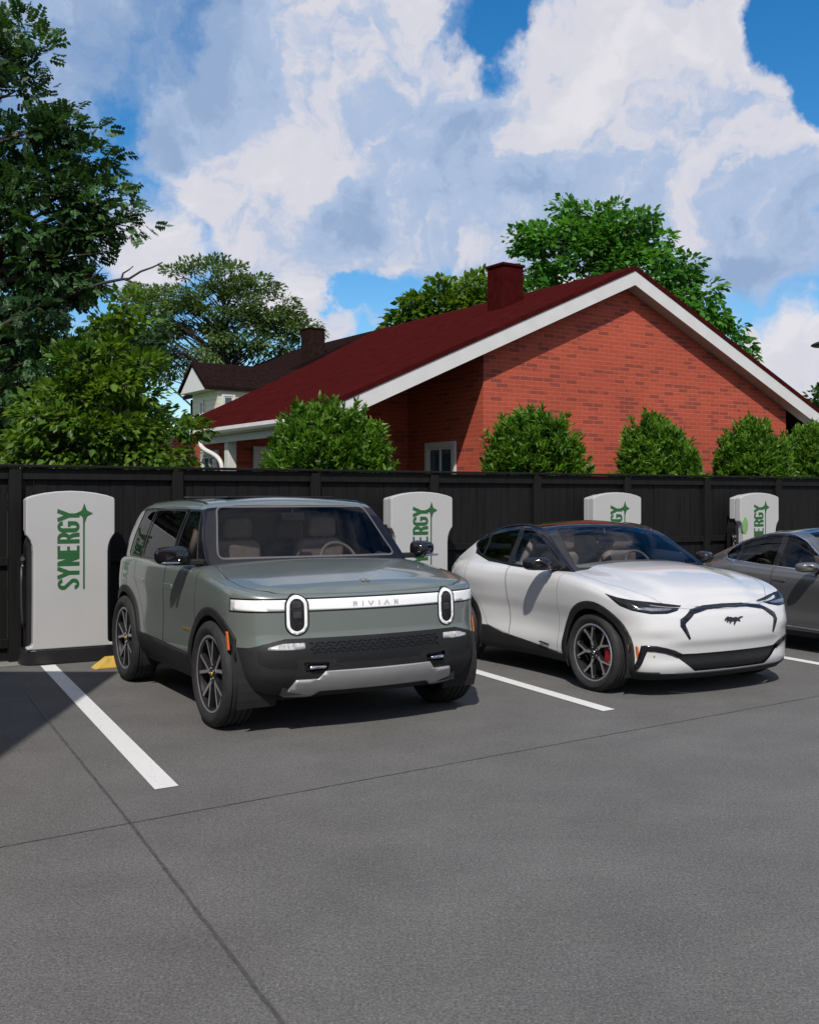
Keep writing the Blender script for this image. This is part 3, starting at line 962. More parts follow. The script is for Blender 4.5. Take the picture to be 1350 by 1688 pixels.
def leaves_mesh(name, P, A, B, Cn, tint, mat, parent):
    """leaf = 4-quad folded blade; P base, A along*len, B across*halfwidth, Cn normal*fold"""
    n = len(P)
    v = np.empty((n, 6, 3))
    v[:, 0] = P
    v[:, 1] = P + A * .38 + B + Cn * .9
    v[:, 2] = P + A * .40
    v[:, 3] = P + A * .38 - B + Cn * .9
    v[:, 4] = P + A * 1.0 - Cn * .8
    v[:, 5] = P + A * .75 + B * .62 + Cn * .5
    # faces: left half (0,2,4,5,1), right half (0,3,4,2)
    base = np.arange(n)[:, None] * 6
    f1 = base + np.array([[0, 2, 1]]); f2 = base + np.array([[2, 4, 5]]); f3 = base + np.array([[2, 5, 1]])
    f4 = base + np.array([[0, 3, 2]]); f5 = base + np.array([[3, 4, 2]])
    tris = np.stack([f1, f2, f3, f4, f5], 1).reshape(-1, 3)
    me = bpy.data.meshes.new(name)
    me.vertices.add(n * 6)
    me.vertices.foreach_set('co', v.reshape(-1))
    nt_ = len(tris)
    me.loops.add(nt_ * 3); me.polygons.add(nt_)
    me.loops.foreach_set('vertex_index', tris.reshape(-1).astype(np.int32))
    me.polygons.foreach_set('loop_start', np.arange(0, nt_ * 3, 3, dtype=np.int32))
    at = me.attributes.new('tint', 'FLOAT', 'FACE')
    at.data.foreach_set('value', np.repeat(tint, 5).astype(np.float32))
    me.update(calc_edges=True)
    return link_mesh(name, me, mat, parent)

def rand_dirs(rng, n):
    d = rng.normal(size=(n, 3))
    return d / np.linalg.norm(d, axis=1)[:, None]

def leaf_arrays(rng, centers, radii, per, size, flat=.55, droop=.25, outbias=.6, core=None, width=.32, compound=False):
    """leaves spread through each cluster's volume, pointing outwards and slightly down"""
    P, A, B, Cn, T = [], [], [], [], []
    ctr = centers.mean(0) if core is None else np.asarray(core)
    for c, r in zip(centers, radii):
        n = max(6, int(per * rng.uniform(.75, 1.25)))
        d = rand_dirs(rng, n)
        rad = r * rng.uniform(.25, 1.0, n) ** .6
        p = c + d * rad[:, None] * np.array([1, 1, flat])
        out = c - ctr; out = out / (np.linalg.norm(out) + 1e-6)
        a = d + outbias * out + rng.normal(scale=.35, size=(n, 3))
        a[:, 2] -= droop
        a /= np.linalg.norm(a, axis=1)[:, None]
        up = np.array([0, 0, 1.0]) + rng.normal(scale=.55, size=(n, 3))
        b = np.cross(a, up); b /= np.linalg.norm(b, axis=1)[:, None] + 1e-9
        cn = np.cross(b, a)
        ln = size * rng.uniform(.65, 1.3, n)
        ct = np.clip(rng.normal(.45, .2), 0, 1)
        t = np.clip(ct + rng.normal(scale=.17, size=n), 0, 1)
        if compound:
            # twig with paired leaflets
            k = 5
            for j in range(k):
                for s in (-1, 1):
                    q = p + a * (ln * (.25 + .45 * j))[:, None] * .55
                    aa = a * .45 + b * s * .9 + rng.normal(scale=.12, size=(n, 3)); aa[:, 2] -= .15
                    aa /= np.linalg.norm(aa, axis=1)[:, None]
                    bb = np.cross(aa, cn); bb /= np.linalg.norm(bb, axis=1)[:, None] + 1e-9
                    lj = ln * (.62 - .05 * abs(j - 2))
                    P.append(q); A.append(aa * lj[:, None]); B.append(bb * (lj * width)[:, None]); Cn.append(cn * (lj * .08)[:, None]); T.append(t)
        else:
            P.append(p); A.append(a * ln[:, None]); B.append(b * (ln * width)[:, None]); Cn.append(cn * (ln * .10)[:, None]); T.append(t)
    return map(np.concatenate, (P, A, B, Cn, T))

def limbs(rng, mb, base, top, centers, r0, lean=None, sub=.5, maxn=60):
    """trunk from base to top and curved limbs to the cluster centres"""
    base, top = np.asarray(base, float), np.asarray(top, float)
    n = 9
    tr = [base + (top - base) * i / n + np.append(rng.normal(scale=r0 * .35, size=2), 0) * (i > 0) for i in range(n + 1)]
    mb.tube([Vector(p) for p in tr], [r0 * (1.25 if i == 0 else (1 - .82 * i / n)) for i in range(n + 1)], 10)
    idx = rng.permutation(len(centers))[:maxn]
    H = top[2] - base[2]
    for i in idx:
        c = centers[i]
        hd = math.hypot(c[0] - base[0], c[1] - base[1])
        za = np.clip(c[2] - hd * sub - .2, base[2] + H * .22, top[2] - .1)
        f = (za - base[2]) / H
        s = base + (top - base) * f
        m1 = s * .55 + c * .45 + np.array([0, 0, .12 * hd]) + rng.normal(scale=.10 * hd + .02, size=3)
        pts = []
        for q in np.linspace(0, 1, 7):
            p = (1 - q) ** 2 * s + 2 * q * (1 - q) * m1 + q * q * c
            pts.append(Vector(p + rng.normal(scale=.02 * hd, size=3) * (0 < q < 1)))
        rr = max(.012, r0 * .32 * (1 - .5 * f))
        mb.tube(pts, [rr * (1 - .85 * q) + .004 for q in np.linspace(0, 1, 7)], 6, cap=False)
        for k in range(2):   # twigs
            q0 = pts[rng.integers(3, 6)]
            e = Vector(c + rng.normal(scale=.2, size=3) * min(1.1, hd * .5 + .2))
            mb.tube([q0, q0.lerp(e, .5) + Vector(rng.normal(scale=.06, size=3)), e], [rr * .35 + .003, rr * .22 + .002, .003], 5, cap=False)

def blob_centers(rng, n, c, r, lobes=6, amp=.25, shell=.45, zmin=None):
    """cluster centres inside a lumpy ellipsoid, denser towards its surface"""
    L = rand_dirs(rng, lobes)
    d = rand_dirs(rng, n * 3)
    k = 1 + amp * (np.clip(d @ L.T, 0, 1) ** 3).max(1) - amp * .5
    rad = rng.uniform(shell ** 3, 1, n * 3) ** (1 / 3)
    p = np.asarray(c) + d * (rad * k)[:, None] * np.asarray(r)
    if zmin is not None:
        p = p[p[:, 2] > zmin]
    return p[:n]

M_BARK = pbr('bark', (.055, .042, .032), .9, var=.35, vscale=6, bump=.8, bscale=25, stretch=(4, 4, .8))
M_BARKD = pbr('dark_bark', (.03, .025, .021), .9, var=.35, vscale=6, bump=.8, bscale=25, stretch=(4, 4, .8))
L_DARK = leaf_mat('leaves_dark', (.011, .035, .012), (.056, .130, .034), .32)
L_YEL = leaf_mat('leaves_yellow_green', (.022, .070, .007), (.150, .260, .022), .42)
L_MID = leaf_mat('leaves_mid', (.035, .075, .022), (.13, .21, .055), .35)
L_BRT = leaf_mat('leaves_bright', (.025, .11, .015), (.11, .30, .04), .42)
L_SHR = leaf_mat('leaves_shrub', (.012, .055, .005), (.100, .215, .013), .30)

def tree(name, label, base, top, centers, radii, per, size, lmat, bark, r0, seed, group=None, cat='tree', core=None, sub=.5, maxn=60, **kw):
    rng = np.random.default_rng(seed)
    t = thing(name, label, cat, tuple(base), 0, group)
    b = np.asarray(base, float)
    mb = MB(); limbs(rng, mb, np.zeros(3), np.asarray(top) - b, centers - b, r0, sub=sub, maxn=maxn)
    mb.build('trunk', bark, t, smooth=True, fix=False)
    a = leaf_arrays(rng, centers - b, radii, per, size, core=None if core is None else np.asarray(core) - b, **kw)
    leaves_mesh('crown', *a, lmat, t)
    return t

def at(px, py, Y):
    return np.array([(px - CX) / F * Y, Y, CAM_H + (CY - py) / F * Y])

def profile_centers(rng, n, Y, pts, depth, shell=None):
    """cluster centres filling a tree outline given as (px, py, r px) lobes, each lobe a ball with depth"""
    out = []
    wts = np.array([p[2] ** 2 for p in pts], float); wts /= wts.sum()
    for p, w in zip(pts, wts):
        k = max(2, int(round(n * w)))
        c = at(p[0], p[1], Y)
        r = p[2] / F * Y
        d = rand_dirs(rng, k)
        rad = rng.uniform(.15, 1, k) ** .45
        out.append(c + d * (rad * r)[:, None] * np.array([1, depth, 1]))
    return np.concatenate(out)

# big dark tree at the left edge
rng = np.random.default_rng(11)
Yb = 17.0
pts = [(-60, 60, 90), (30, 110, 50), (-90, 250, 120), (40, 240, 75), (120, 215, 45), (90, 330, 75), (-40, 400, 110), (60, 420, 95), (160, 360, 55), (205, 355, 30),
       (150, 265, 30), (20, 45, 40), (120, 420, 60), (-60, 560, 110), (50, 530, 80), (110, 480, 45), (20, 640, 90), (95, 600, 60), (150, 400, 35)]
cen = profile_centers(rng, 185, Yb, pts, 1.0)
rad = rng.uniform(.28, .52, len(cen))
tree('broadleaf_tree', 'tall dark leafy tree rising out of the left edge of the picture', (at(-70, 818, Yb)[0], Yb + .3, 0), at(-55, 40, Yb), cen, rad, 34, .15, L_DARK, M_BARKD, .22, 12, 'trees behind the fence', flat=.55, droop=.35, compound=True, width=.30, maxn=90, sub=.35)
# its bare forked branch reaching right
# leafy dark growth behind, between the trunks
rng = np.random.default_rng(21)
Yd = 24.0
pts = [(-40, 640, 110), (60, 690, 95), (150, 640, 70), (222, 640, 60), (230, 560, 52), (255, 705, 36), (130, 560, 50), (-60, 760, 90), (90, 770, 80), (220, 740, 80), (268, 765, 34)]
cen = profile_centers(rng, 120, Yd, pts, .8)
tree('understorey_tree', 'dark green bushy tree filling the gap behind the yellow green tree', (at(150, 818, Yd)[0], Yd, 0), at(170, 560, Yd), cen, rng.uniform(.4, .7, len(cen)), 90, .20, L_DARK, M_BARKD, .14, 22, 'trees behind the fence', flat=.7, maxn=50)
# bright tree over the fence
rng = np.random.default_rng(31)
Yy = 14.6
pts = [(198, 560, 50), (150, 600, 52), (220, 630, 48), (110, 660, 65), (178, 680, 76), (242, 715, 38), (60, 720, 60), (130, 745, 72), (215, 760, 58), (282, 758, 28), (20, 760, 45), (195, 512, 28), (318, 712, 9),
       (-30, 770, 60), (90, 790, 60), (180, 800, 70), (270, 800, 60)]
cen = profile_centers(rng, 135, Yy, pts, .9)
tree('young_tree', 'yellow green young tree with broad leaves leaning over the fence at the left', (at(185, 818, Yy)[0], Yy, 0), at(200, 520, Yy), cen, rng.uniform(.20, .34, len(cen)), 88, .12, L_YEL, M_BARK, .07, 32, 'trees behind the fence', flat=.6, droop=.3, width=.30, maxn=70)
# umbrella tree in the middle distance
rng = np.random.default_rng(41)
Ym = 53.0
pts = [(250, 520, 50), (300, 480, 48), (360, 462, 42), (420, 490, 45), (470, 520, 36), (500, 535, 28), (330, 530, 50), (400, 540, 48), (450, 560, 40), (260, 580, 45), (350, 585, 45), (490, 570, 24), (240, 490, 30)]
cen = profile_centers(rng, 200, Ym, pts, 1.1)
tree('spreading_tree', 'spreading tree with layered crown and visible limbs behind the white siding house', (at(365, 818, Ym)[0], Ym, 0), at(368, 470, Ym), cen, rng.uniform(.45, .75, len(cen)), 120, .20, L_MID, M_BARKD, .24, 42, 'trees behind the fence', flat=.5, droop=.15, outbias=.9, width=.24, maxn=110, sub=.75)
# tree behind the right half of the roof
rng = np.random.default_rng(51)
Yr = 33.0
pts = [(960, 385, 52), (1010, 375, 52), (1060, 395, 48), (905, 415, 50), (930, 350, 26), (870, 400, 26), (960, 440, 60), (1040, 450, 55), (1090, 460, 40), (1120, 440, 28), (880, 455, 34), (1140, 490, 34), (1170, 520, 32), (1195, 545, 24), (1225, 578, 17), (1000, 500, 60), (1100, 520, 50)]
cen = profile_centers(rng, 165, Yr, pts, .9)
tree('shade_tree', 'bright green tree standing behind the ridge of the red roof', (at(1010, 818, Yr)[0], Yr, 0), at(1005, 370, Yr), cen, rng.uniform(.32, .55, len(cen)), 88, .20, L_BRT, M_BARK, .2, 52, 'trees behind the fence', flat=.6, droop=.3, width=.34, maxn=70)
rng = np.random.default_rng(61)
Yl = 36.0
pts = [(690, 515, 32), (740, 495, 36), (785, 480, 32), (650, 535, 22), (720, 540, 45), (780, 520, 40), (640, 560, 16)]
cen = profile_centers(rng, 60, Yl, pts, .9)
tree('light_tree', 'light green tree top peeping over the roof left of the red chimney', (at(735, 818, Yl)[0], Yl, 0), at(740, 480, Yl), cen, rng.uniform(.38, .6, len(cen)), 62, .25, L_YEL, M_BARK, .14, 62, 'trees behind the fence', flat=.6, width=.34, maxn=40)
rng = np.random.default_rng(71)
Yf = 60.0
pts = [(1345, 690, 30), (1375, 670, 34), (1335, 720, 24)]
cen = profile_centers(rng, 24, Yf, pts, 1)
tree('distant_tree', 'small dark distant tree below the roof corner at the right edge', (at(1372, 818, Yf)[0], Yf, 0), at(1372, 660, Yf), cen, rng.uniform(.6, 1., len(cen)), 60, .4, L_DARK, M_BARKD, .2, 72, 'trees behind the fence', flat=.7, maxn=20)

# bare branch of the big tree
bb = MB()
def br(pp, r):
    P = [Vector(at(x, y, Yb - .3)) for x, y in pp]
    bb.tube([p - Vector((at(-70, 818, Yb)[0], Yb + .3, 0)) for p in P], [r * (1 - .8 * i / (len(P) - 1)) + .004 for i in range(len(P))], 6, cap=False)
br([(-40, 560), (60, 505), (110, 488), (140, 476), (170, 466), (200, 460), (213, 459), (232, 447), (252, 440), (268, 432)], .032)
br([(200, 460), (203, 450), (213, 444), (220, 438)], .016)
br([(205, 460), (220, 466), (240, 468)], .014)
br([(160, 470), (155, 490), (157, 505)], .012)
br([(172, 468), (190, 474), (200, 482)], .012)
br([(120, 485), (140, 462), (155, 456), (170, 440)], .016)
for o in bpy.data.objects:
    if o.name == 'broadleaf_tree':
        bb.build('branch', M_BARKD, o, smooth=True, fix=False)

for o in [q for q in bpy.data.objects if q.name in ('understorey_tree', 'young_tree')]:
    c = copy_tree(o)
    far = o.name == 'understorey_tree'
    c.location = (-12.5, 19.5, 0) if far else (-11.2, 16.2, 0)
    c.rotation_euler = (0, 0, 1.9)
    c['label'] = 'dark bushy tree standing outside the left edge, mirrored in the side windows of the SUV' if far else 'broad yellow green tree outside the left edge of the picture behind the fence'

# ---- clipped shrubs between fence and house
def shrub(px, ptop, wpx, label, seed, dist=1.15):
    rng = np.random.default_rng(seed)
    P0 = FP + N * dist
    p = P0 + U * t_at(px, P0)
    Y = p.y
    h = CAM_H + (CY - ptop - 9) / F * Y
    r = wpx / 2 / F * Y * .93
    t = thing('round_shrub', label, 'shrub', tuple(p), 0, 'round evergreen shrubs along the brick wall')
    # tufts: short shoots on a lumpy dome
    n = 880
    L = rand_dirs(rng, 9)
    d = rand_dirs(rng, n); d[:, 2] = np.abs(d[:, 2]) * 1.25 - .50
    d /= np.linalg.norm(d, axis=1)[:, None]
    k = .9 + .22 * (np.clip(d @ L.T, 0, 1) ** 4).max(1)
    zc = h * .66
    hz = h - zc - .12
    rr_ = rng.uniform(.55, 1.0, n) ** .5
    sx = np.where(d[:, 2] < 0, 1.08, 1.0)
    C_ = np.stack([d[:, 0] * r * k * rr_ * sx * .93, d[:, 1] * r * k * rr_ * .93, zc + d[:, 2] * np.where(d[:, 2] > 0, hz, zc * .9) * k * rr_], 1)
    PP, AA, BB, CC, TT = [], [], [], [], []
    for c, dd in zip(C_, d):
        m = 34
        ax = dd * .75 + np.array([0, 0, 1.0]) + rng.normal(scale=.25, size=3); ax /= np.linalg.norm(ax)
        ln = .22 * rng.uniform(.6, 1.65)
        s = rng.uniform(0, 1, m)
        q = c + ax * (s * ln)[:, None]
        a = ax * .9 + rng.normal(scale=.55, size=(m, 3)); a /= np.linalg.norm(a, axis=1)[:, None]
        b = np.cross(a, rng.normal(size=(m, 3))); b /= np.linalg.norm(b, axis=1)[:, None]
        cn = np.cross(b, a)
        l = rng.uniform(.07, .14, m)
        PP.append(q); AA.append(a * l[:, None]); BB.append(b * (l * .16)[:, None]); CC.append(cn * (l * .06)[:, None])
        TT.append(np.clip(rng.normal(.4, .16) + s * .25 + rng.normal(scale=.1, size=m), 0, 1))
    leaves_mesh('foliage', *map(np.concatenate, (PP, AA, BB, CC, TT)), L_SHR, t)
    mb = MB()
    for i in range(26):
        c = C_[rng.integers(0, n)]
        mb.tube([Vector((rng.normal() * .05, rng.normal() * .05, 0)), Vector((c[0] * .35, c[1] * .35, c[2] * .55)), Vector(c)], [.022, .014, .004], 5, cap=False)
    mb.build('stems', M_BARKD, t, smooth=True, fix=False)
shrub(543, 664, 184, 'large round evergreen shrub over the fence behind the roof of the green SUV', 101)
shrub(880, 674, 158, 'round evergreen shrub at the corner of the sunlit brick gable wall', 102)
shrub(1082, 692, 128, 'round evergreen shrub under the middle of the brick gable', 103)
shrub(1237, 699, 118, 'round evergreen shrub near the right end of the brick gable wall', 104)
shrub(1338, 705, 100, 'rightmost round evergreen shrub, cut by the right edge of the picture', 105)
# ------------------------------------------------------------------ car materials
def paint_mat(name, col, coat=1.0, metal=.15, rough=.32, flake=.06):
    m, t, b = new_mat(name)
    c = t.nodes.new('ShaderNodeTexCoord')
    n = t.nodes.new('ShaderNodeTexNoise'); n.inputs['Scale'].default_value = 900; n.inputs['Detail'].default_value = 1
    t.links.new(c.outputs['Object'], n.inputs['Vector'])
    r = t.nodes.new('ShaderNodeValToRGB')
    r.color_ramp.elements[0].color = (*[x * (1 - flake) for x in col], 1)
    r.color_ramp.elements[1].color = (*[min(1, x * (1 + flake)) for x in col], 1)
    t.links.new(n.outputs['Fac'], r.inputs['Fac']); t.links.new(r.outputs['Color'], b.inputs['Base Color'])
    # faint road dust, more gloss variation than colour
    n2 = t.nodes.new('ShaderNodeTexNoise'); n2.inputs['Scale'].default_value = 5; n2.inputs['Detail'].default_value = 6
    t.links.new(c.outputs['Object'], n2.inputs['Vector'])
    mr = t.nodes.new('ShaderNodeMapRange'); mr.inputs['To Min'].default_value = .02; mr.inputs['To Max'].default_value = .09
    t.links.new(n2.outputs['Fac'], mr.inputs['Value']); t.links.new(mr.outputs['Result'], b.inputs['Coat Roughness'])
    b.inputs['Metallic'].default_value = metal
    b.inputs['Roughness'].default_value = rough
    b.inputs['Coat Weight'].default_value = coat
    b.inputs['Specular IOR Level'].default_value = .4
    return m
P_GREEN = paint_mat('sage_green_paint', (.122, .143, .131))
P_WHITE = paint_mat('white_paint', (.50, .50, .50), metal=.0, flake=.02)
P_GREY = paint_mat('dark_grey_paint', (.092, .092, .094), metal=.35)
K_PLAST = pbr('black_cladding', (.0115, .0115, .0120), .6, var=.25, vscale=6, bump=.25, bscale=500, spec=.3)
K_GLOSS = pbr('gloss_black', (.008, .008, .010), .08, var=.2, vscale=3, spec=.5)
K_GAP = pbr('panel_gap', (.006, .006, .006), .8, var=.2)
K_RUB = pbr('tyre_rubber', (.017, .017, .0175), .72, var=.3, vscale=14, bump=.3, bscale=180, spec=.35)
K_RIM = pbr('machined_rim', (.48, .48, .49), .38, metal=.75, var=.12, vscale=12)
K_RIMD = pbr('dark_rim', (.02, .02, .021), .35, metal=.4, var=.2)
K_DISC = pbr('brake_disc', (.10, .095, .09), .4, metal=.9, var=.2, vscale=25)
K_RED = pbr('red_caliper', (.20, .010, .012), .35, var=.1)
K_SIL = pbr('satin_silver', (.42, .42, .42), .38, metal=.55, var=.06, vscale=8)
K_CHROME = pbr('bright_trim', (.62, .62, .64), .16, metal=1, var=.05)
K_LAMPW = pbr('white_lamp_bar', (.78, .79, .80), .22, var=.03, vscale=4, coat=.6)
K_LENS = pbr('lamp_lens', (.30, .31, .33), .06, metal=.7, var=.3, vscale=30)
K_LENSD = pbr('dark_lamp_lens', (.010, .010, .011), .12, var=.4, vscale=20, spec=.4)
K_LENSM = pbr('lamp_projector', (.045, .045, .048), .15, metal=.3, var=.3, vscale=30)
K_FOG = pbr('clear_fog_lens', (.40, .40, .40), .12, metal=.1, var=.45, vscale=45, coat=.6)
K_AMBER = pbr('amber_reflector', (.40, .095, .010), .25, var=.15, vscale=60, coat=.5)
K_TAIL = pbr('red_tail_lamp', (.22, .008, .008), .1, var=.2, coat=1)
K_SEAT = pbr('brown_grey_leather', (.23, .19, .17), .55, var=.15, vscale=14, bump=.2, bscale=120)
K_CABIN = pbr('dark_cabin', (.03, .028, .027), .7, var=.25)
K_WHEEL = pbr('steering_leather', (.13, .115, .10), .45, var=.15)
K_MESH = pbr('grille_mesh', (.0032, .0032, .0034), .45, var=.3, vscale=40)
K_UNDER = pbr('underbody', (.008, .008, .008), .9, var=.3)
K_GLASS = glass_mat('window_glass', (.66, .665, .67), 1.32)
K_GLASSD = glass_mat('tinted_glass', (.40, .405, .40), 1.42)
K_GOLD = pbr('gold_badge', (.45, .30, .05), .35, metal=.7, var=.1)
K_BADGE = pbr('black_badge', (.010, .010, .012), .3, var=.1)

# ------------------------------------------------------------------ curve and surface tools
def pchip(xs, ys):
    xs, ys = np.asarray(xs, float), np.asarray(ys, float)
    if xs[0] > xs[-1]: xs, ys = xs[::-1], ys[::-1]
    h = np.diff(xs); dl = np.diff(ys) / h
    m = np.zeros(len(xs)); m[0], m[-1] = dl[0], dl[-1]
    for i in range(1, len(xs) - 1):
        if dl[i - 1] * dl[i] > 0:
            w1, w2 = 2 * h[i] + h[i - 1], h[i] + 2 * h[i - 1]
            m[i] = (w1 + w2) / (w1 / dl[i - 1] + w2 / dl[i])
    def f(x):
        x = min(max(x, xs[0]), xs[-1])
        i = min(max(int(np.searchsorted(xs, x) - 1), 0), len(h) - 1)
        t = (x - xs[i]) / h[i]
        return float(ys[i] * (2 * t**3 - 3 * t**2 + 1) + h[i] * m[i] * (t**3 - 2 * t**2 + t) + ys[i + 1] * (-2 * t**3 + 3 * t**2) + h[i] * m[i + 1] * (t**3 - t**2))
    return f

def spline2(pts, n, close=False):
    """centripetal-like Catmull-Rom through 2D points, resampled by length"""
    P = [Vector(p) for p in pts]
    m = len(P)
    dense = []
    rng_ = range(m if close else m - 1)
    for i in rng_:
        if close:
            a, b, c, d = P[(i - 1) % m], P[i], P[(i + 1) % m], P[(i + 2) % m]
        else:
            a = P[i - 1] if i > 0 else P[0] * 2 - P[1]
            b, c = P[i], P[i + 1]
            d = P[i + 2] if i + 2 < m else P[-1] * 2 - P[-2]
        l0, l1, l2 = max((b - a).length, 1e-6) ** .5, max((c - b).length, 1e-6) ** .5, max((d - c).length, 1e-6) ** .5
        t0, t1 = 0, l0; t2 = t1 + l1; t3 = t2 + l2
        for k in range(16):
            t = t1 + (t2 - t1) * k / 16
            A1 = a * ((t1 - t) / (t1 - t0)) + b * ((t - t0) / (t1 - t0))
            A2 = b * ((t2 - t) / (t2 - t1)) + c * ((t - t1) / (t2 - t1))
            A3 = c * ((t3 - t) / (t3 - t2)) + d * ((t - t2) / (t3 - t2))
            B1 = A1 * ((t2 - t) / (t2 - t0)) + A2 * ((t - t0) / (t2 - t0))
            B2 = A2 * ((t3 - t) / (t3 - t1)) + A3 * ((t - t1) / (t3 - t1))
            dense.append(B1 * ((t2 - t) / (t2 - t1)) + B2 * ((t - t1) / (t2 - t1)))
    dense.append(P[0].copy() if close else P[-1].copy())
    L = [0]
    for a, b in zip(dense[:-1], dense[1:]): L.append(L[-1] + (b - a).length)
    out = []
    j = 0
    for k in range(n + (0 if close else 1)):
        s = L[-1] * k / n
        while j < len(L) - 2 and L[j + 1] < s: j += 1
        f = (s - L[j]) / max(L[j + 1] - L[j], 1e-9)
        out.append(dense[j].lerp(dense[j + 1], f))
    return out

def rounded(pts, r=.02, n=4):
    """round the corners of a 2D polygon"""
    out = []
    m = len(pts)
    for i in range(m):
        a, b, c = Vector(pts[i - 1]), Vector(pts[i]), Vector(pts[(i + 1) % m])
        rr = min(r, (a - b).length * .45, (c - b).length * .45)
        p, q = b + (a - b).normalized() * rr, b + (c - b).normalized() * rr
        for k in range(n + 1):
            t = k / n
            out.append(tuple(p * (1 - t) ** 2 + b * 2 * t * (1 - t) + q * t * t))
    return out

def offset_poly(pts, d):
    m = len(pts)
    area = sum(pts[i - 1][0] * pts[i][1] - pts[i][0] * pts[i - 1][1] for i in range(m))
    sg = 1 if area > 0 else -1
    out = []
    for i in range(m):
        a, b, c = Vector(pts[i - 1]), Vector(pts[i]), Vector(pts[(i + 1) % m])
        e1 = (b - a); e2 = (c - b)
        if e1.length < 1e-9: e1 = e2
        if e2.length < 1e-9: e2 = e1
        n1 = Vector((e1.y, -e1.x)).normalized() * sg; n2 = Vector((e2.y, -e2.x)).normalized() * sg
        nn = n1 + n2
        if nn.length < 1e-6: nn = n1
        nn.normalize()
        k = 1 / max(.4, nn.dot(n1))
        out.append(tuple(b + nn * d * k))
    return out

def ribbon(line, w):
    """closed polygon around an open polyline; w a number or a list"""
    n = len(line); L, R = [], []
    for i in range(n):
        a, b, c = Vector(line[max(i - 1, 0)]), Vector(line[i]), Vector(line[min(i + 1, n - 1)])
        e1 = (b - a) if i else (c - b); e2 = (c - b) if i < n - 1 else (b - a)
        tg = (e1.normalized() + e2.normalized()).normalized()
        nn = Vector((-tg.y, tg.x)); k = 1 / max(.5, nn.dot(Vector((-e1.normalized().y, e1.normalized().x))))
        ww = (w[i] if isinstance(w, (list, tuple)) else w) * .5
        L.append(tuple(b + nn * ww * k)); R.append(tuple(b - nn * ww * k))
    return L + R[::-1]

def pip(x, y, poly):
    c = False; n = len(poly); j = n - 1
    for i in range(n):
        xi, yi = poly[i]; xj, yj = poly[j]
        if (yi > y) != (yj > y) and x < (xj - xi) * (y - yi) / (yj - yi) + xi: c = not c
        j = i
    return c

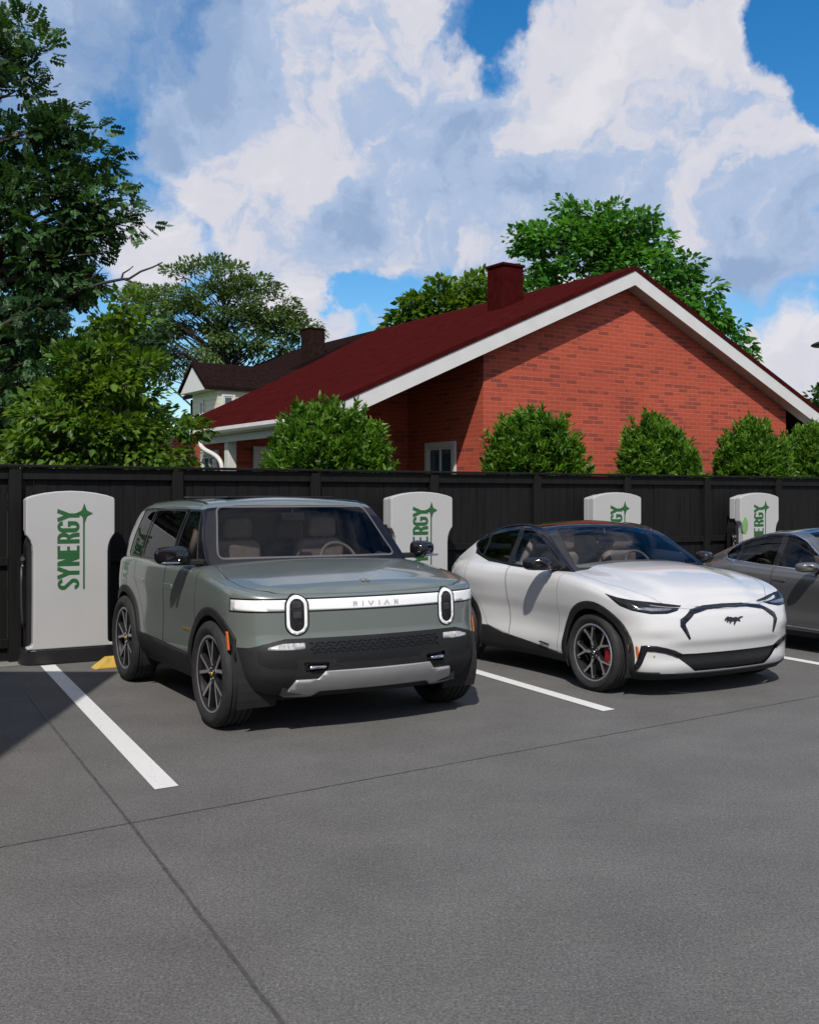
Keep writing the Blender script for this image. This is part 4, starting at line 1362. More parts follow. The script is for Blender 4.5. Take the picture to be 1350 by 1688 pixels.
class Skin:
    """a body surface whose regions are cut out along projected outlines"""
    def __init__(self, verts, faces):
        self.bm = bmesh.new()
        vs = [self.bm.verts.new(v) for v in verts]
        for f in faces:
            f2 = []
            for i in f:
                if i not in f2: f2.append(i)
            if len(f2) >= 3:
                try: self.bm.faces.new([vs[i] for i in f2])
                except ValueError: pass
        bmesh.ops.remove_doubles(self.bm, verts=self.bm.verts, dist=1e-5)
        bmesh.ops.recalc_face_normals(self.bm, faces=self.bm.faces)
        # outward check
        c = sum((f.calc_center_median() for f in self.bm.faces), Vector()) / len(self.bm.faces)
        s = sum((f.calc_center_median() - c).dot(f.normal) * f.calc_area() for f in self.bm.faces)
        if s < 0: bmesh.ops.reverse_faces(self.bm, faces=self.bm.faces)
        self.reg = self.bm.faces.layers.int.new('reg')
        self.names = ['body']
    def rid(self, name):
        if name not in self.names: self.names.append(name)
        return self.names.index(name)
    def cut(self, name, poly, e, filt, only=None):
        """e: horizontal unit vector of the view's u axis ('top' for the plan view); faces whose centre falls in poly get the region"""
        bm = self.bm
        top = e == 'top'
        if not top: e = Vector((e[0], e[1], 0)).normalized()
        pr = (lambda p: (p.x, p.y)) if top else (lambda p: (p.x * e.x + p.y * e.y, p.z))
        xs = [p[0] for p in poly]; ys = [p[1] for p in poly]
        bb = (min(xs), max(xs), min(ys), max(ys))
        def over(f, b, m=1e-4):
            q = [pr(v.co) for v in f.verts]
            return not (max(a[0] for a in q) < b[0] - m or min(a[0] for a in q) > b[1] + m or max(a[1] for a in q) < b[2] - m or min(a[1] for a in q) > b[3] + m)
        bm.normal_update()
        onl = None if only is None else [self.rid(o) for o in only]
        cand = set(f for f in bm.faces if (onl is None or f[self.reg] in onl) and filt(f.calc_center_median(), f.normal) and over(f, bb))
        n = len(poly)
        for i in range(n):
            a, b = poly[i - 1], poly[i]
            du, dv = b[0] - a[0], b[1] - a[1]
            if du * du + dv * dv < 1e-10: continue
            eb = (min(a[0], b[0]), max(a[0], b[0]), min(a[1], b[1]), max(a[1], b[1]))
            fs = [f for f in cand if over(f, eb)]
            if not fs: continue
            if top: co = Vector((a[0], a[1], 0)); no = Vector((-dv, du, 0))
            else: co = e * a[0] + Vector((0, 0, a[1])); no = e * (-dv) + Vector((0, 0, du))
            es = set(); vs = set()
            for f in fs:
                es.update(f.edges); vs.update(f.verts)
            r = bmesh.ops.bisect_plane(bm, geom=list(fs) + list(es) + list(vs), dist=1e-5, plane_co=co, plane_no=no.normalized())
            cand |= set(g for g in r['geom'] if isinstance(g, bmesh.types.BMFace))
            cand = set(f for f in cand if f.is_valid)
        k = self.rid(name)
        bm.normal_update()
        for f in cand:
            c = f.calc_center_median()
            u, v = pr(c)
            if pip(u, v, poly): f[self.reg] = k
        return k
    def seam(self, poly, e, filt, w=.009, only=('body',), inner=None):
        """a dark shut line round poly; the inside keeps or gets its own region"""
        inner = inner or only[0]
        self.cut('gap', offset_poly(poly, w / 2), e, filt, only)
        self.cut(inner, offset_poly(poly, -w / 2), e, filt, ('gap',))
    def mark(self, name, fn, only=None):
        k = self.rid(name); onl = None if only is None else [self.rid(o) for o in only]
        self.bm.normal_update()
        for f in self.bm.faces:
            if (onl is None or f[self.reg] in onl) and fn(f.calc_center_median(), f.normal): f[self.reg] = k
    def plane_cut(self, co, no, filt, only=None):
        onl = None if only is None else [self.rid(o) for o in only]
        self.bm.normal_update()
        fs = [f for f in self.bm.faces if (onl is None or f[self.reg] in onl) and filt(f.calc_center_median(), f.normal)]
        es = set(); vs = set()
        for f in fs: es.update(f.edges); vs.update(f.verts)
        bmesh.ops.bisect_plane(self.bm, geom=fs + list(es) + list(vs), dist=1e-5, plane_co=co, plane_no=no)
    def drop(self, name):
        if name not in self.names: return
        k = self.names.index(name)
        bmesh.ops.delete(self.bm, geom=[f for f in self.bm.faces if f[self.reg] == k], context='FACES')
    def split_loose(self, region, fn):
        """give the faces of a region for which fn is true a region of the name returned"""
        k = self.rid(region)
        for f in self.bm.faces:
            if f[self.reg] == k:
                nm = fn(f.calc_center_median())
                if nm: f[self.reg] = self.rid(nm)
    def pieces(self, region, name, mats, parent, **k):
        """one object for every separate patch of a region"""
        kk = self.names.index(region) if region in self.names else -1
        todo = set(f for f in self.bm.faces if f[self.reg] == kk)
        out = []
        while todo:
            st = [todo.pop()]; isl = list(st)
            while st:
                f = st.pop()
                for v in f.verts:
                    for g_ in v.link_faces:
                        if g_ in todo:
                            todo.discard(g_); st.append(g_); isl.append(g_)
            nm = '%s#%d' % (region, len(out)); r = self.rid(nm)
            for f in isl: f[self.reg] = r
            if sum(f.calc_area() for f in isl) > 2e-5:
                out.append(self.extract([nm], name, mats, parent, **k))
        return out
    def extract(self, regions, name, mats, parent, thick=0.0, push=0.0, smooth_deg=38):
        """regions: list of region names, one material slot each"""
        ks = [self.names.index(r) if r in self.names else -1 for r in regions]
        vmap, V, Fc, MI = {}, [], [], []
        nrm = {}
        for f in self.bm.faces:
            if f[self.reg] in ks:
                idx = []
                for v in f.verts:
                    if v not in vmap:
                        vmap[v] = len(V); V.append(v.co.copy())
                    idx.append(vmap[v])
                    nrm[vmap[v]] = nrm.get(vmap[v], Vector()) + f.normal * f.calc_area()
                Fc.append(idx); MI.append(ks.index(f[self.reg]))
        if not Fc: return None
        if push:
            for i in range(len(V)):
                if nrm[i].length > 1e-12: V[i] = V[i] + nrm[i].normalized() * push
        me = bpy.data.meshes.new(name)
        me.from_pydata(V, [], Fc)
        me.polygons.foreach_set('material_index', MI)
        me.update()
        o = link_mesh(name, me, mats, parent)
        smooth_by_angle(o, smooth_deg)
        if thick:
            md = o.modifiers.new('thickness', 'SOLIDIFY')
            md.thickness = thick; md.offset = 1.0; md.use_even_offset = False
        return o

def lower_body(outline, N, zb, ztop, off, levels, top_fn, M=14):
    """walls follow a half plan outline (rear middle -> side -> nose); the deck closes the top.
    off(z, zt, nx, ny, x, y) outward offset; top_fn(x, y, xe) height added on the deck"""
    P = spline2(outline, N)
    P[0].x = 0; P[-1].x = 0
    nr = []
    for i in range(N + 1):
        a, b = P[max(i - 1, 0)], P[min(i + 1, N)]
        t = (b - a).normalized()
        nr.append(Vector((t.y, -t.x)))
    nr[0] = Vector((0, -1)); nr[-1] = Vector((0, 1))
    ring = [(i, 1) for i in range(N + 1)] + [(i, -1) for i in range(N - 1, 0, -1)]
    R = len(ring); V, Fc = [], []
    nl = len(levels)
    for s in levels:
        for i, sg in ring:
            p, n = P[i], nr[i]
            zt = ztop(p.y); z0 = zb(p.y)
            z = z0 + (zt - z0) * s
            o = off(z, zt, n.x, n.y, p.x, p.y)
            x = max(0, p.x + n.x * o); y = p.y + n.y * o
            if i in (0, N): x = 0
            V.append(Vector((sg * x, y, z)))
    for j in range(nl - 1):
        for k in range(R):
            k2 = (k + 1) % R
            Fc.append((j * R + k, j * R + k2, (j + 1) * R + k2, (j + 1) * R + k))
    b0 = (nl - 1) * R
    rows = {}
    for i in range(1, N):
        a, b = b0 + i, b0 + (2 * N - i)
        xe = V[a].x
        row = [a]
        for m in range(1, M):
            f = m / M
            p = V[a].lerp(V[b], f)
            p.z += top_fn(p.x, p.y, xe)
            V.append(p); row.append(len(V) - 1)
        row.append(b); rows[i] = row
    for i in range(1, N - 1):
        r1, r2 = rows[i], rows[i + 1]
        for m in range(M):
            Fc.append((r1[m], r2[m], r2[m + 1], r1[m + 1]))
    for m in range(M):
        Fc.append((b0 + 0, rows[1][m], rows[1][m + 1])); Fc.append((rows[N - 1][m], b0 + N, rows[N - 1][m + 1]))
    return Skin(V, Fc)

def greenhouse(ys, Rz, Bz, wb, k, rad, crown, ns=9, nc=6, nt_=9):
    """sections across the car: leaning side, rounded rail, domed roof"""
    V, Fc = [], []
    for y in ys:
        R, B = Rz(y), Bz(y)
        h = max(R - B, .003)
        r = min(rad(y), h * .6)
        kk = k(y)
        w0 = wb(y)
        cr = crown * min(1, h / .25)
        zs = R - cr - r          # where the side ends
        zs = max(zs, B + .001)
        half = []
        for i in range(ns + 1):
            z = B + (zs - B) * i / ns
            bow = .018 * math.sin(math.pi * min(1, (z - B) / .5)) if h > .1 else 0
            half.append((w0 - (z - B) * kk + bow, z))
        xs, z1 = half[-1]
        xr = xs - r * .95
        zt = R - cr
        for i in range(1, nc + 1):
            a = math.pi / 2 * i / nc
            half.append((xr + (xs - xr) * math.cos(a), zs + (zt - zs) * math.sin(a)))
        for i in range(1, nt_ + 1):
            x = xr * (1 - i / nt_)
            half.append((x, zt + cr * (1 - (x / max(xr, 1e-6)) ** 2)))
        full = half + [(-x, z) for x, z in half[-2::-1]]
        V += [Vector((x, y, z)) for x, z in full]
    m = len(full)
    for j in range(len(ys) - 1):
        for i in range(m - 1):
            Fc.append((j * m + i, j * m + i + 1, (j + 1) * m + i + 1, (j + 1) * m + i))
    return Skin(V, Fc)

def circle(cy, cz, r, n=40):
    return [(cy + r * math.cos(2 * math.pi * i / n), cz + r * math.sin(2 * math.pi * i / n)) for i in range(n)]

SIDE = lambda c, n: abs(n.x) > .45
FRONT = lambda c, n: n.y > .12
EY, EX = (0, 1), (1, 0)

# ------------------------------------------------------------------ wheels
def make_wheel(parent, x, y, R, w, rim_r, style, yaw=0.0, sgn=1, caliper=None, sub=True):
    """x: centre plane of the tyre, the outer face looks to sgn*x"""
    hub = MB()
    hub.lathe([(-.02, 0), (-.02, .17), (.0, .17), (.0, .05), (.03, .045), (.03, 0)], 'x', 32)
    hub.lathe([(-w * .30, rim_r * .96), (-w * .28, .05), (-w * .28, 0)], 'x', 32)
    o = hub.build('wheel', K_DISC if sub else K_UNDER, parent, smooth=False)
    smooth_by_angle(o)
    o.location = (x, y, R); o.rotation_euler = (0, 0, yaw + (0 if sgn > 0 else math.pi))
    h = w / 2
    pr = [(h * .80, rim_r), (h * .88, rim_r + .012), (h * .99, rim_r + (R - rim_r) * .35), (h * 1.0, rim_r + (R - rim_r) * .55), (h * .97, R - .045), (h * .90, R - .018), (h * .80, R - .006)]
    gr = []
    for gx in (.52, .18, -.18, -.52):
        gr += [(h * gx + .011, R), (h * gx + .006, R - .011), (h * gx - .006, R - .011), (h * gx - .011, R)]
    pr = pr + gr + [(-a, b) for a, b in reversed(pr)]
    ty = MB(); ty.lathe(pr, 'x', 72)
    tyo = ty.build('tyre', K_RUB, o); smooth_by_angle(tyo, 50)
    # tread blocks along the shoulders
    tb = MB()
    for k in range(64):
        th = 2 * math.pi * k / 64
        for sx in (1, -1):
            ro = Matrix.Rotation(th, 4, 'X')
            p = ro @ Vector((sx * h * .86, 0, R - .012))
            tb.box(p, (h * .16, .022, .012), rot=ro.to_3x3())
    tbo = tb.build('tread', K_RUB, tyo) if False else None
    rm = MB()
    d0 = h * .80
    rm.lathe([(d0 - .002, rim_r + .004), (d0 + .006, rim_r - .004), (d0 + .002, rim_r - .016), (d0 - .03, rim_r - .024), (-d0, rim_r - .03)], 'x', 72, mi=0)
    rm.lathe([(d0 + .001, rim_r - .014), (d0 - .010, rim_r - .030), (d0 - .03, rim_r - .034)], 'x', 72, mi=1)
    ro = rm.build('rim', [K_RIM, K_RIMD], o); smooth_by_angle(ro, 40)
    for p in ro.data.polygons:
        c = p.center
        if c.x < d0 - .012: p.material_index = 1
    sp = MB()
    xf = d0 - .012
    def bar(r0, a0, r1, a1, w0, w1, xa, xb, depth=.035, bright=True):
        p0 = Vector((xa, r0 * math.cos(a0), r0 * math.sin(a0))); p1 = Vector((xb, r1 * math.cos(a1), r1 * math.sin(a1)))
        t = (p1 - p0); t2 = Vector((0, t.y, t.z)).normalized(); s = Vector((0, -t2.z, t2.y))
        q = [p0 + s * w0 / 2, p0 - s * w0 / 2, p1 - s * w1 / 2, p1 + s * w1 / 2]
        bk = [v - Vector((depth, 0, 0)) for v in q]
        f = [v.lerp((p0 + p1) / 2, 0.0) for v in q]
        mid = [(f[0] * .82 + f[1] * .18), (f[0] * .18 + f[1] * .82), (f[2] * .82 + f[3] * .18), (f[2] * .18 + f[3] * .82)]
        up = Vector((.004, 0, 0)); mid = [v + up for v in mid]
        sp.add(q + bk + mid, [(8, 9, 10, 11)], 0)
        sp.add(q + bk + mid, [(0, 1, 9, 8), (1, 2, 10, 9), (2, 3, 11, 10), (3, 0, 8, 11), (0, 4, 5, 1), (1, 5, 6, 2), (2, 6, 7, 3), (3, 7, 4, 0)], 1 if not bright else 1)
    n5 = 5
    for k in range(n5):
        a = 2 * math.pi * k / n5 + math.radians(90 + (18 if style == 'v' else 8))
        if style == 'v':
            bar(.05, a - .12, rim_r * .55, a, .030, .030, xf - .012, xf - .004)
            bar(.05, a + .12, rim_r * .55, a, .030, .030, xf - .012, xf - .004)
            bar(rim_r * .42, a, rim_r - .016, a - .27, .030, .022, xf - .006, xf)
            bar(rim_r * .42, a, rim_r - .016, a + .27, .030, .022, xf - .006, xf)
            bar(rim_r * .97, a - .27, rim_r * .80, a - .36, .014, .012, xf - .002, xf - .006)
            bar(rim_r * .97, a + .27, rim_r * .80, a + .36, .014, .012, xf - .002, xf - .006)
        elif style == 'y':
            bar(.045, a, rim_r * .34, a, .064, .056, xf - .014, xf - .008)
            bar(rim_r * .30, a - .06, rim_r - .014, a - .27, .034, .036, xf - .008, xf)
            bar(rim_r * .30, a + .06, rim_r - .014, a + .27, .034, .036, xf - .008, xf)
        else:
            for da in (-.16, .16):
                bar(.05, a, rim_r - .014, a + da, .036, .03, xf - .012, xf - .004)
    sp.lathe([(xf - .03, .068), (xf - .006, .064), (xf - .001, .05), (xf - .001, 0)], 'x', 24, mi=1)
    for k in range(5):
        th = 2 * math.pi * (k + .5) / 5
        sp.lathe([(xf - .004, .009), (xf + .003, .008), (xf + .003, 0)], 'x', 8, mi=0, c=(0, .045 * math.cos(th), .045 * math.sin(th)))
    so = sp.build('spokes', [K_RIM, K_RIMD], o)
    MB().lathe([(xf, .019), (xf + .006, .017), (xf + .007, 0)], 'x', 20).build('hub_cap', K_GOLD if style == 'y' else K_CHROME, o, smooth=True)
    if caliper:
        cm = MB()
        cm.lathe([(.005, .125), (.005, .205), (.055, .205), (.06, .16), (.055, .125)], 'x', 10, arc=(math.radians(20), math.radians(-52)) if sgn > 0 else (math.radians(160), math.radians(232)))
        cm.build('brake_caliper', caliper, o)
    return o

def seats(parent, y, z, dx, w=.5, back=.62, mat=None, head=True):
    for sx in (-1, 1):
        mb = MB()
        tilt = Matrix.Rotation(math.radians(-12), 3, 'X')
        poly = rounded([(-w / 2, 0), (w / 2, 0), (w * .44, back), (-w * .44, back)], .1, 5)
        ctr = Vector((sx * dx, y, z))
        mb.prism(poly, lambda u, v, ww: ctr + (tilt @ Vector((u, ww, v))), -.07, .07)
        cu = rounded([(-w / 2, -.05), (w / 2, -.05), (w / 2, .5), (-w / 2, .5)], .08, 4)
        mb.prism(cu, lambda u, v, ww: ctr + Vector((u, v, ww)), -.10, .04)
        s = mb.build('seat', mat or K_SEAT, parent, bevel=.045, bseg=3, smooth=False)
        if head:
            hb = MB()
            hp = rounded([(-.15, back + .02), (.15, back + .02), (.13, back + .21), (-.13, back + .21)], .06, 5)
            hb.prism(hp, lambda u, v, ww: ctr + (tilt @ Vector((u, ww + .01, v))), -.05, .05)
            hb.build('headrest', mat or K_SEAT, s, bevel=.035, bseg=3)
            MB().tube([ctr + tilt @ Vector((-.05, 0, back - .02)), ctr + tilt @ Vector((-.05, 0, back + .05))], .008, 6).tube([ctr + tilt @ Vector((.05, 0, back - .02)), ctr + tilt @ Vector((.05, 0, back + .05))], .008, 6).build('headrest_post', K_CHROME, s)

def steering(parent, c, r=.17):
    tilt = Matrix.Rotation(math.radians(28), 3, 'X')
    mb = MB()
    pts = [Vector(c) + tilt @ Vector((r * math.cos(a), 0, r * math.sin(a))) for a in np.linspace(0, 2 * math.pi, 33)]
    mb.tube(pts, .016, 8, cap=False)
    for a in (0, math.pi, -math.pi / 2):
        mb.tube([Vector(c), Vector(c) + tilt @ Vector((r * math.cos(a), 0, r * math.sin(a)))], [.03, .014], 8)
    mb.build('steering_wheel', K_WHEEL, parent, smooth=True)

def mirror(parent, sx, base, size, mat_top, mat_low, sig=True):
    """door mirror: rounded housing on a short arm; base on the door"""
    w, d, h = size
    mb = MB()
    nseg, nring = 18, 9
    V, Fc = [], []
    bx, by, bz = base
    cx_ = bx + sx * (.10 + w / 2); cy_ = by + .02; cz_ = bz + h * .55
    for j in range(nring + 1):
        f = j / nring
        # rings from the flat back (glass side, -y) to the rounded front
        yy = -d / 2 + d * f
        s = math.sqrt(max(0, 1 - max(0, (f - .12) / .88) ** 2.4)) if f > .12 else 1 - .06 * (1 - f / .12)
        for k in range(nseg):
            a = 2 * math.pi * k / nseg
            cu, su = math.cos(a), math.sin(a)
            ex = abs(cu) ** .62 * (1 if cu > 0 else -1); ez = abs(su) ** .62 * (1 if su > 0 else -1)
            tap = 1 - .22 * (ex * sx * .5 + .5) * (ez > 0)
            V.append((cx_ + ex * w / 2 * s, cy_ + yy - sx * ex * .035, cz_ + ez * h / 2 * s * tap))
    for j in range(nring):
        for k in range(nseg):
            k2 = (k + 1) % nseg
            Fc.append((j * nseg + k, j * nseg + k2, (j + 1) * nseg + k2, (j + 1) * nseg + k))
    Fc.append(tuple(range(nseg))); Fc.append(tuple(nring * nseg + k for k in range(nseg)))
    mb.add(V, Fc)
    o = mb.build('mirror', mat_top, parent); smooth_by_angle(o, 60)
    ar = MB()
    ar.prism(rounded([(bx - sx * .03, by - .06), (bx - sx * .03, by + .05), (cx_, by + .04), (cx_, by - .05)], .02), lambda u, v, ww: (u, v, ww), bz + .01, bz + .055)
    ar.build('mirror_arm', mat_low, o, bevel=.01)
    if sig:
        MB().prism(rounded([(cx_ - w * .42, bz + h * .16), (cx_ + w * .10, bz + h * .16), (cx_ + w * .10, bz + h * .27), (cx_ - w * .42, bz + h * .27)] if sx < 0 else
                           [(cx_ - w * .10, bz + h * .16), (cx_ + w * .42, bz + h * .16), (cx_ + w * .42, bz + h * .27), (cx_ - w * .10, bz + h * .27)], .008),
                   lambda u, v, ww: (u, cy_ + ww - sx * (u - cx_) * .07, v), d * .20, d * .50).build('turn_signal', K_CHROME, o, bevel=.006)
    return o

def liner(parent, y, R, r, x0, x1):
    for s in (1, -1):
        mb = MB()
        mb.lathe([(s * x0, r), (s * x1, r)], 'x', 28, arc=(math.radians(-25), math.radians(205)), c=(0, y, R))
        mb.lathe([(s * x0, 0), (s * x0, r)], 'x', 28, arc=(math.radians(-25), math.radians(205)), c=(0, y, R))
        mb.build('wheel_well', K_UNDER, parent, smooth=False)
CAR_YAW = math.atan2(-.504, -.864) - math.pi / 2
CAR_YAW = math.atan2(-.864, .504) - math.pi / 2
# ------------------------------------------------------------------ green SUV
def front_loft_pt(skin_fn): pass

def hit(o_list, u, z, e='x', far=5):
    return None

def make_suv():
    t = thing('parked_suv', 'boxy sage green SUV with a full width white light bar and upright oval headlights', 'suv', (-.49, 8.55, 0), CAR_YAW, 'cars parked at the charging posts')
    WR, TW, RIM = .41, .27, .298
    YR = -2.62
    YF = -.20
    outline = [(0, -3.27), (.55, -3.26), (.88, -3.20), (1.02, -3.05), (1.075, -2.75), (1.085, -2.2), (1.085, -1.3), (1.085, -.5), (1.085, -.1), (1.073, .08), (1.035, .205), (.95, .315), (.80, .395), (.60, .445), (.3, .485), (0, .50)]
    ztop = pchip([-3.3, -2.6, -1.4, -.7, -.2, .2, .5], [1.17, 1.20, 1.20, 1.195, 1.145, 1.085, 1.045])
    zb = pchip([-3.3, -3.0, -2.4, -.5, 0, .15, .3, .40, .55], [.40, .32, .29, .29, .32, .345, .345, .30, .27])
    ps = pchip([.2, .31, .40, .50, .56, .75, .95, 1.08, 1.25], [-.13, -.075, -.025, .004, .006, .0, .004, -.006, -.028])
    pf = pchip([.2, .29, .36, .46, .56, .64, .70, .735, .80, .95, 1.02, 1.2], [-.13, -.075, -.015, .035, .042, .036, .022, .012, .008, .0, -.006, -.02])
    prr = pchip([.2, .35, .5, .62, .7, 1.0, 1.2], [-.1, 0, .05, .05, 0, 0, -.03])
    def off(z, zt, nx, ny, x, y):
        wf, wr, ws = max(0, ny) ** 2, max(0, -ny) ** 2, nx * nx
        o = wf * pf(z) + ws * ps(z) + wr * prr(z)
        r = .055
        d = zt - z
        if d < r: o -= r - math.sqrt(max(0, r * r - (r - d) ** 2))
        return o
    def top(x, y, xe):
        h = .042 * max(0, 1 - (x / 1.07) ** 2) * min(1, (xe / .9)) ** 2
        # raised bonnet centre with soft fender valleys
        if y > -.8:
            a = abs(x)
            h += .010 * (1 / (1 + math.exp((a - .93) / .02))) * min(1, (xe / .95)) ** 3
        return h
    lv = list(np.linspace(0, .90, 26)) + [.925, .945, .96, .972, .982, .99, .996, 1.0]
    sk = lower_body(outline, 118, zb, ztop, off, lv, top, 22)
    sd = lambda c, n: abs(n.x) > .5 and abs(c.x) > .6
    # cabin opening in the deck
    sk.cut('cabin_hole', [(-.92, -3.0), (.92, -3.0), (.92, -.82), (-.92, -.82)], 'top', lambda c, n: n.z > .6)
    sk.drop('cabin_hole')
    # wheel arches
    for y0 in (YF, YR):
        sk.cut('arch_trim', circle(y0, WR, .515, 48), EY, lambda c, n: abs(n.x) > .62 and abs(c.x) > .6 and c.y < .20)
        sk.cut('hole', circle(y0, WR, .452, 48), EY, lambda c, n: abs(c.x) > .6 and abs(n.x) > .3, ('arch_trim', 'body'))
    sk.drop('hole')
    # lower cladding all round
    side_z = [(-3.6, .56), (-2.3, .545), (-.6, .50), (-.45, .50)]
    sk.cut('rocker', [(YR + .3, .1), (-.4, .1), (-.4, .490), (YR + .3, .535)], EY, sd, ('body',))
    sk.cut('rear_bumper', [(-4, .1), (YR, .1), (YR, .60), (-4, .62)], EY, lambda c, n: c.y < YR, ('body',))
    fb = [(-1.3, .1), (1.3, .1), (1.3, .655), (.98, .665), (.86, .70), (.74, .728), (-.74, .728), (-.86, .70), (-.98, .665), (-1.3, .655)]
    sk.cut('front_bumper', fb, EX, lambda c, n: c.y > .12, ('body',))
    sk.cut('front_bumper', [(.1, .1), (.6, .1), (.6, .655), (.1, .655)], EY, sd, ('body',))
    fr = lambda c, n: c.y > .12 and n.y > .1
    # upper grille opening with fog lamps at its ends
    gp = rounded([(-.93, .655), (-.87, .702), (-.74, .716), (.74, .716), (.87, .702), (.93, .655), (.93, .55), (.86, .515), (.60, .50), (.46, .535), (-.46, .535), (-.60, .50), (-.86, .515), (-.93, .55)], .03, 3)
    sk.cut('grille_recess', gp, EX, fr, ('front_bumper',))
    fogp = rounded([(.60, .696), (.60, .650), (.74, .646), (.87, .650), (.86, .668), (.76, .694)], .012, 3)
    for s in (1, -1):
        sk.cut('fog_lamp', [(s * x, z) for x, z in fogp], EX, fr)
        sk.cut('hook_frame', rounded([(s * x, z) for x, z in [(.36, .565), (.38, .47), (.62, .455), (.66, .50), (.66, .58)]], .02, 3), EX, fr, ('front_bumper', 'grille_recess'))
        sk.cut('hook_recess', rounded([(s * x, z) for x, z in [(.42, .545), (.43, .49), (.60, .48), (.615, .555)]], .015, 3), EX, fr, ('hook_frame',))
        sk.cut('tow_hook', rounded([(s * x, z) for x, z in [(.45, .525), (.455, .507), (.575, .507), (.575, .528)]], .006, 2), EX, fr, ('hook_recess',))
    sk.cut('mesh', rounded([(-.58, .645), (-.56, .705), (.56, .705), (.58, .645), (.52, .615), (-.52, .615)], .015, 2), EX, fr, ('grille_recess',))
    # silver skid plate
    skid = [(-.735, .285), (-.665, .425), (-.50, .425), (-.45, .482), (.45, .482), (.50, .425), (.665, .425), (.735, .285), (.52, .290), (.46, .330), (-.46, .330), (-.52, .290)]
    sk.cut('skid_plate', skid, EX, lambda c, n: c.y > .12, ('front_bumper', 'hook_frame'))
    # light bar wraps to the corners
    lb = lambda c, n: c.y > .0 and n.z < .6
    zb0, zb1 = .932, 1.012
    bar_out = [(-1.5, zb0 - .013), (1.5, zb0 - .013), (1.5, zb1 + .013), (-1.5, zb1 + .013)]
    yw = .135
    sk.plane_cut(Vector((0, yw, 0)), Vector((0, 1, 0)), lambda c, n: .0 < c.y < .3)
    sk.plane_cut(Vector((0, yw + .012, 0)), Vector((0, 1, 0)), lambda c, n: .0 < c.y < .3)
    sk.plane_cut(Vector((0, yw + .06, 0)), Vector((0, 1, 0)), lambda c, n: .0 < c.y < .3)
    sk.cut('lamp_edge', bar_out, EX, lambda c, n: c.y > yw and n.z < .75, ('body',))
    sk.cut('light_bar', [(-1.5, zb0), (1.5, zb0), (1.5, zb1), (-1.5, zb1)], EX, lambda c, n: c.y > yw + .012, ('lamp_edge',))
    sk.mark('light_bar_end', lambda c, n: c.y < yw + .06, ('light_bar',))
    def stadium(cx, cz, w, h, n=10):
        r = w / 2; o = []
        for i in range(n + 1):
            a = math.pi * i / n; o.append((cx + r * math.cos(a), cz + h / 2 - r + r * math.sin(a)))
        for i in range(n + 1):
            a = math.pi + math.pi * i / n; o.append((cx + r * math.cos(a), cz - h / 2 + r + r * math.sin(a)))
        return o
    HX, HZ = .650, .900
    for s in (1, -1):
        sk.cut('lamp_edge', stadium(s * HX, HZ, .182, .314), EX, fr, ('body', 'light_bar', 'lamp_edge'))
        sk.cut('oval', stadium(s * HX, HZ, .154, .286), EX, fr, ('lamp_edge',))
        sk.cut('oval_in', stadium(s * HX, HZ, .108, .240), EX, fr, ('oval',))
    # bonnet, doors
    hoodp = rounded([(-.90, -.64), (-.985, -.1), (-.965, .14), (-.90, .255), (-.75, .355), (-.5, .412), (-.25, .44), (.25, .44), (.5, .412), (.75, .355), (.90, .255), (.965, .14), (.985, -.1), (.90, -.64)], .05, 4)
    sk.seam(hoodp, 'top', lambda c, n: n.z > .25, .007, ('body',), 'hood')
    zrk = lambda y: .490 + (-.3 - y) * (.045 / 1.82)
    fd = rounded([(-.56, 1.30), (-.60, zrk(-.6) + .0), (-1.40, zrk(-1.4)), (-1.40, 1.30)], .02, 3)
    sk.seam(fd, EY, lambda c, n: abs(n.x) > .3 and c.z < 1.2, .009, ('body',), 'front_door')
    rd = [(-1.41, 1.30), (-1.41, zrk(-1.41)), (-1.95, zrk(-1.95)), (-2.02, .70), (-2.18, .92), (-2.32, 1.02), (-2.34, 1.30)]
    sk.seam(rd, EY, lambda c, n: abs(n.x) > .3 and c.z < 1.2, .009, ('body',), 'rear_door')
    for nm in ('front_door', 'rear_door'):
        sk.split_loose(nm, lambda c, nm=nm: nm + ('_a' if c.x > 0 else '_b'))
    body = sk.extract(['body', 'gap', 'lamp_edge', 'grille_recess'], 'body', [P_GREEN, K_GAP, K_GLOSS, K_MESH], t)
    sk.extract(['hood'], 'hood', P_GREEN, t)
    for a in ('_a', '_b'):
        d = sk.extract(['front_door' + a], 'door', P_GREEN, t)
        e = sk.extract(['rear_door' + a], 'door', P_GREEN, t)
        s = 1 if a == '_a' else -1
        for par, y in ((d, -1.28), (e, -2.12)):
            pl = rounded([(y - .11, .985), (y + .11, .985), (y + .11, 1.03), (y - .11, 1.03)], .012)
            MB().prism(pl, lambda u, v, w: (s * (1.084 + w), u, v), 0, .009).build('handle', P_GREEN, par, bevel=.004)
    sk.pieces('arch_trim', 'wheel_arch_trim', K_PLAST, t, thick=.014)
    sk.pieces('rocker', 'rocker_cladding', K_PLAST, t, thick=.012)
    sk.extract(['rear_bumper'], 'rear_bumper', K_PLAST, t)
    fbo = sk.extract(['front_bumper', 'hook_frame'], 'front_bumper', [K_PLAST, K_PLAST], t)
    sk.pieces('hook_recess', 'hook_recess', K_GLOSS, fbo, push=-.02)
    sk.pieces('tow_hook', 'tow_hook', K_CHROME, fbo, thick=.03)
    sk.extract(['skid_plate', 'skid_side'], 'skid_plate', [K_SIL, K_SIL], t, thick=.014)
    sk.pieces('fog_lamp', 'fog_lamp', K_FOG, t, thick=.004)
    lbo = sk.extract(['light_bar', 'light_bar_end'], 'light_bar', [K_LAMPW, pbr('lamp_bar_end', (.42, .43, .44), .2, var=.03)], t, thick=.004)
    sk.pieces('oval', 'headlight_ring', K_LAMPW, t, thick=.006)
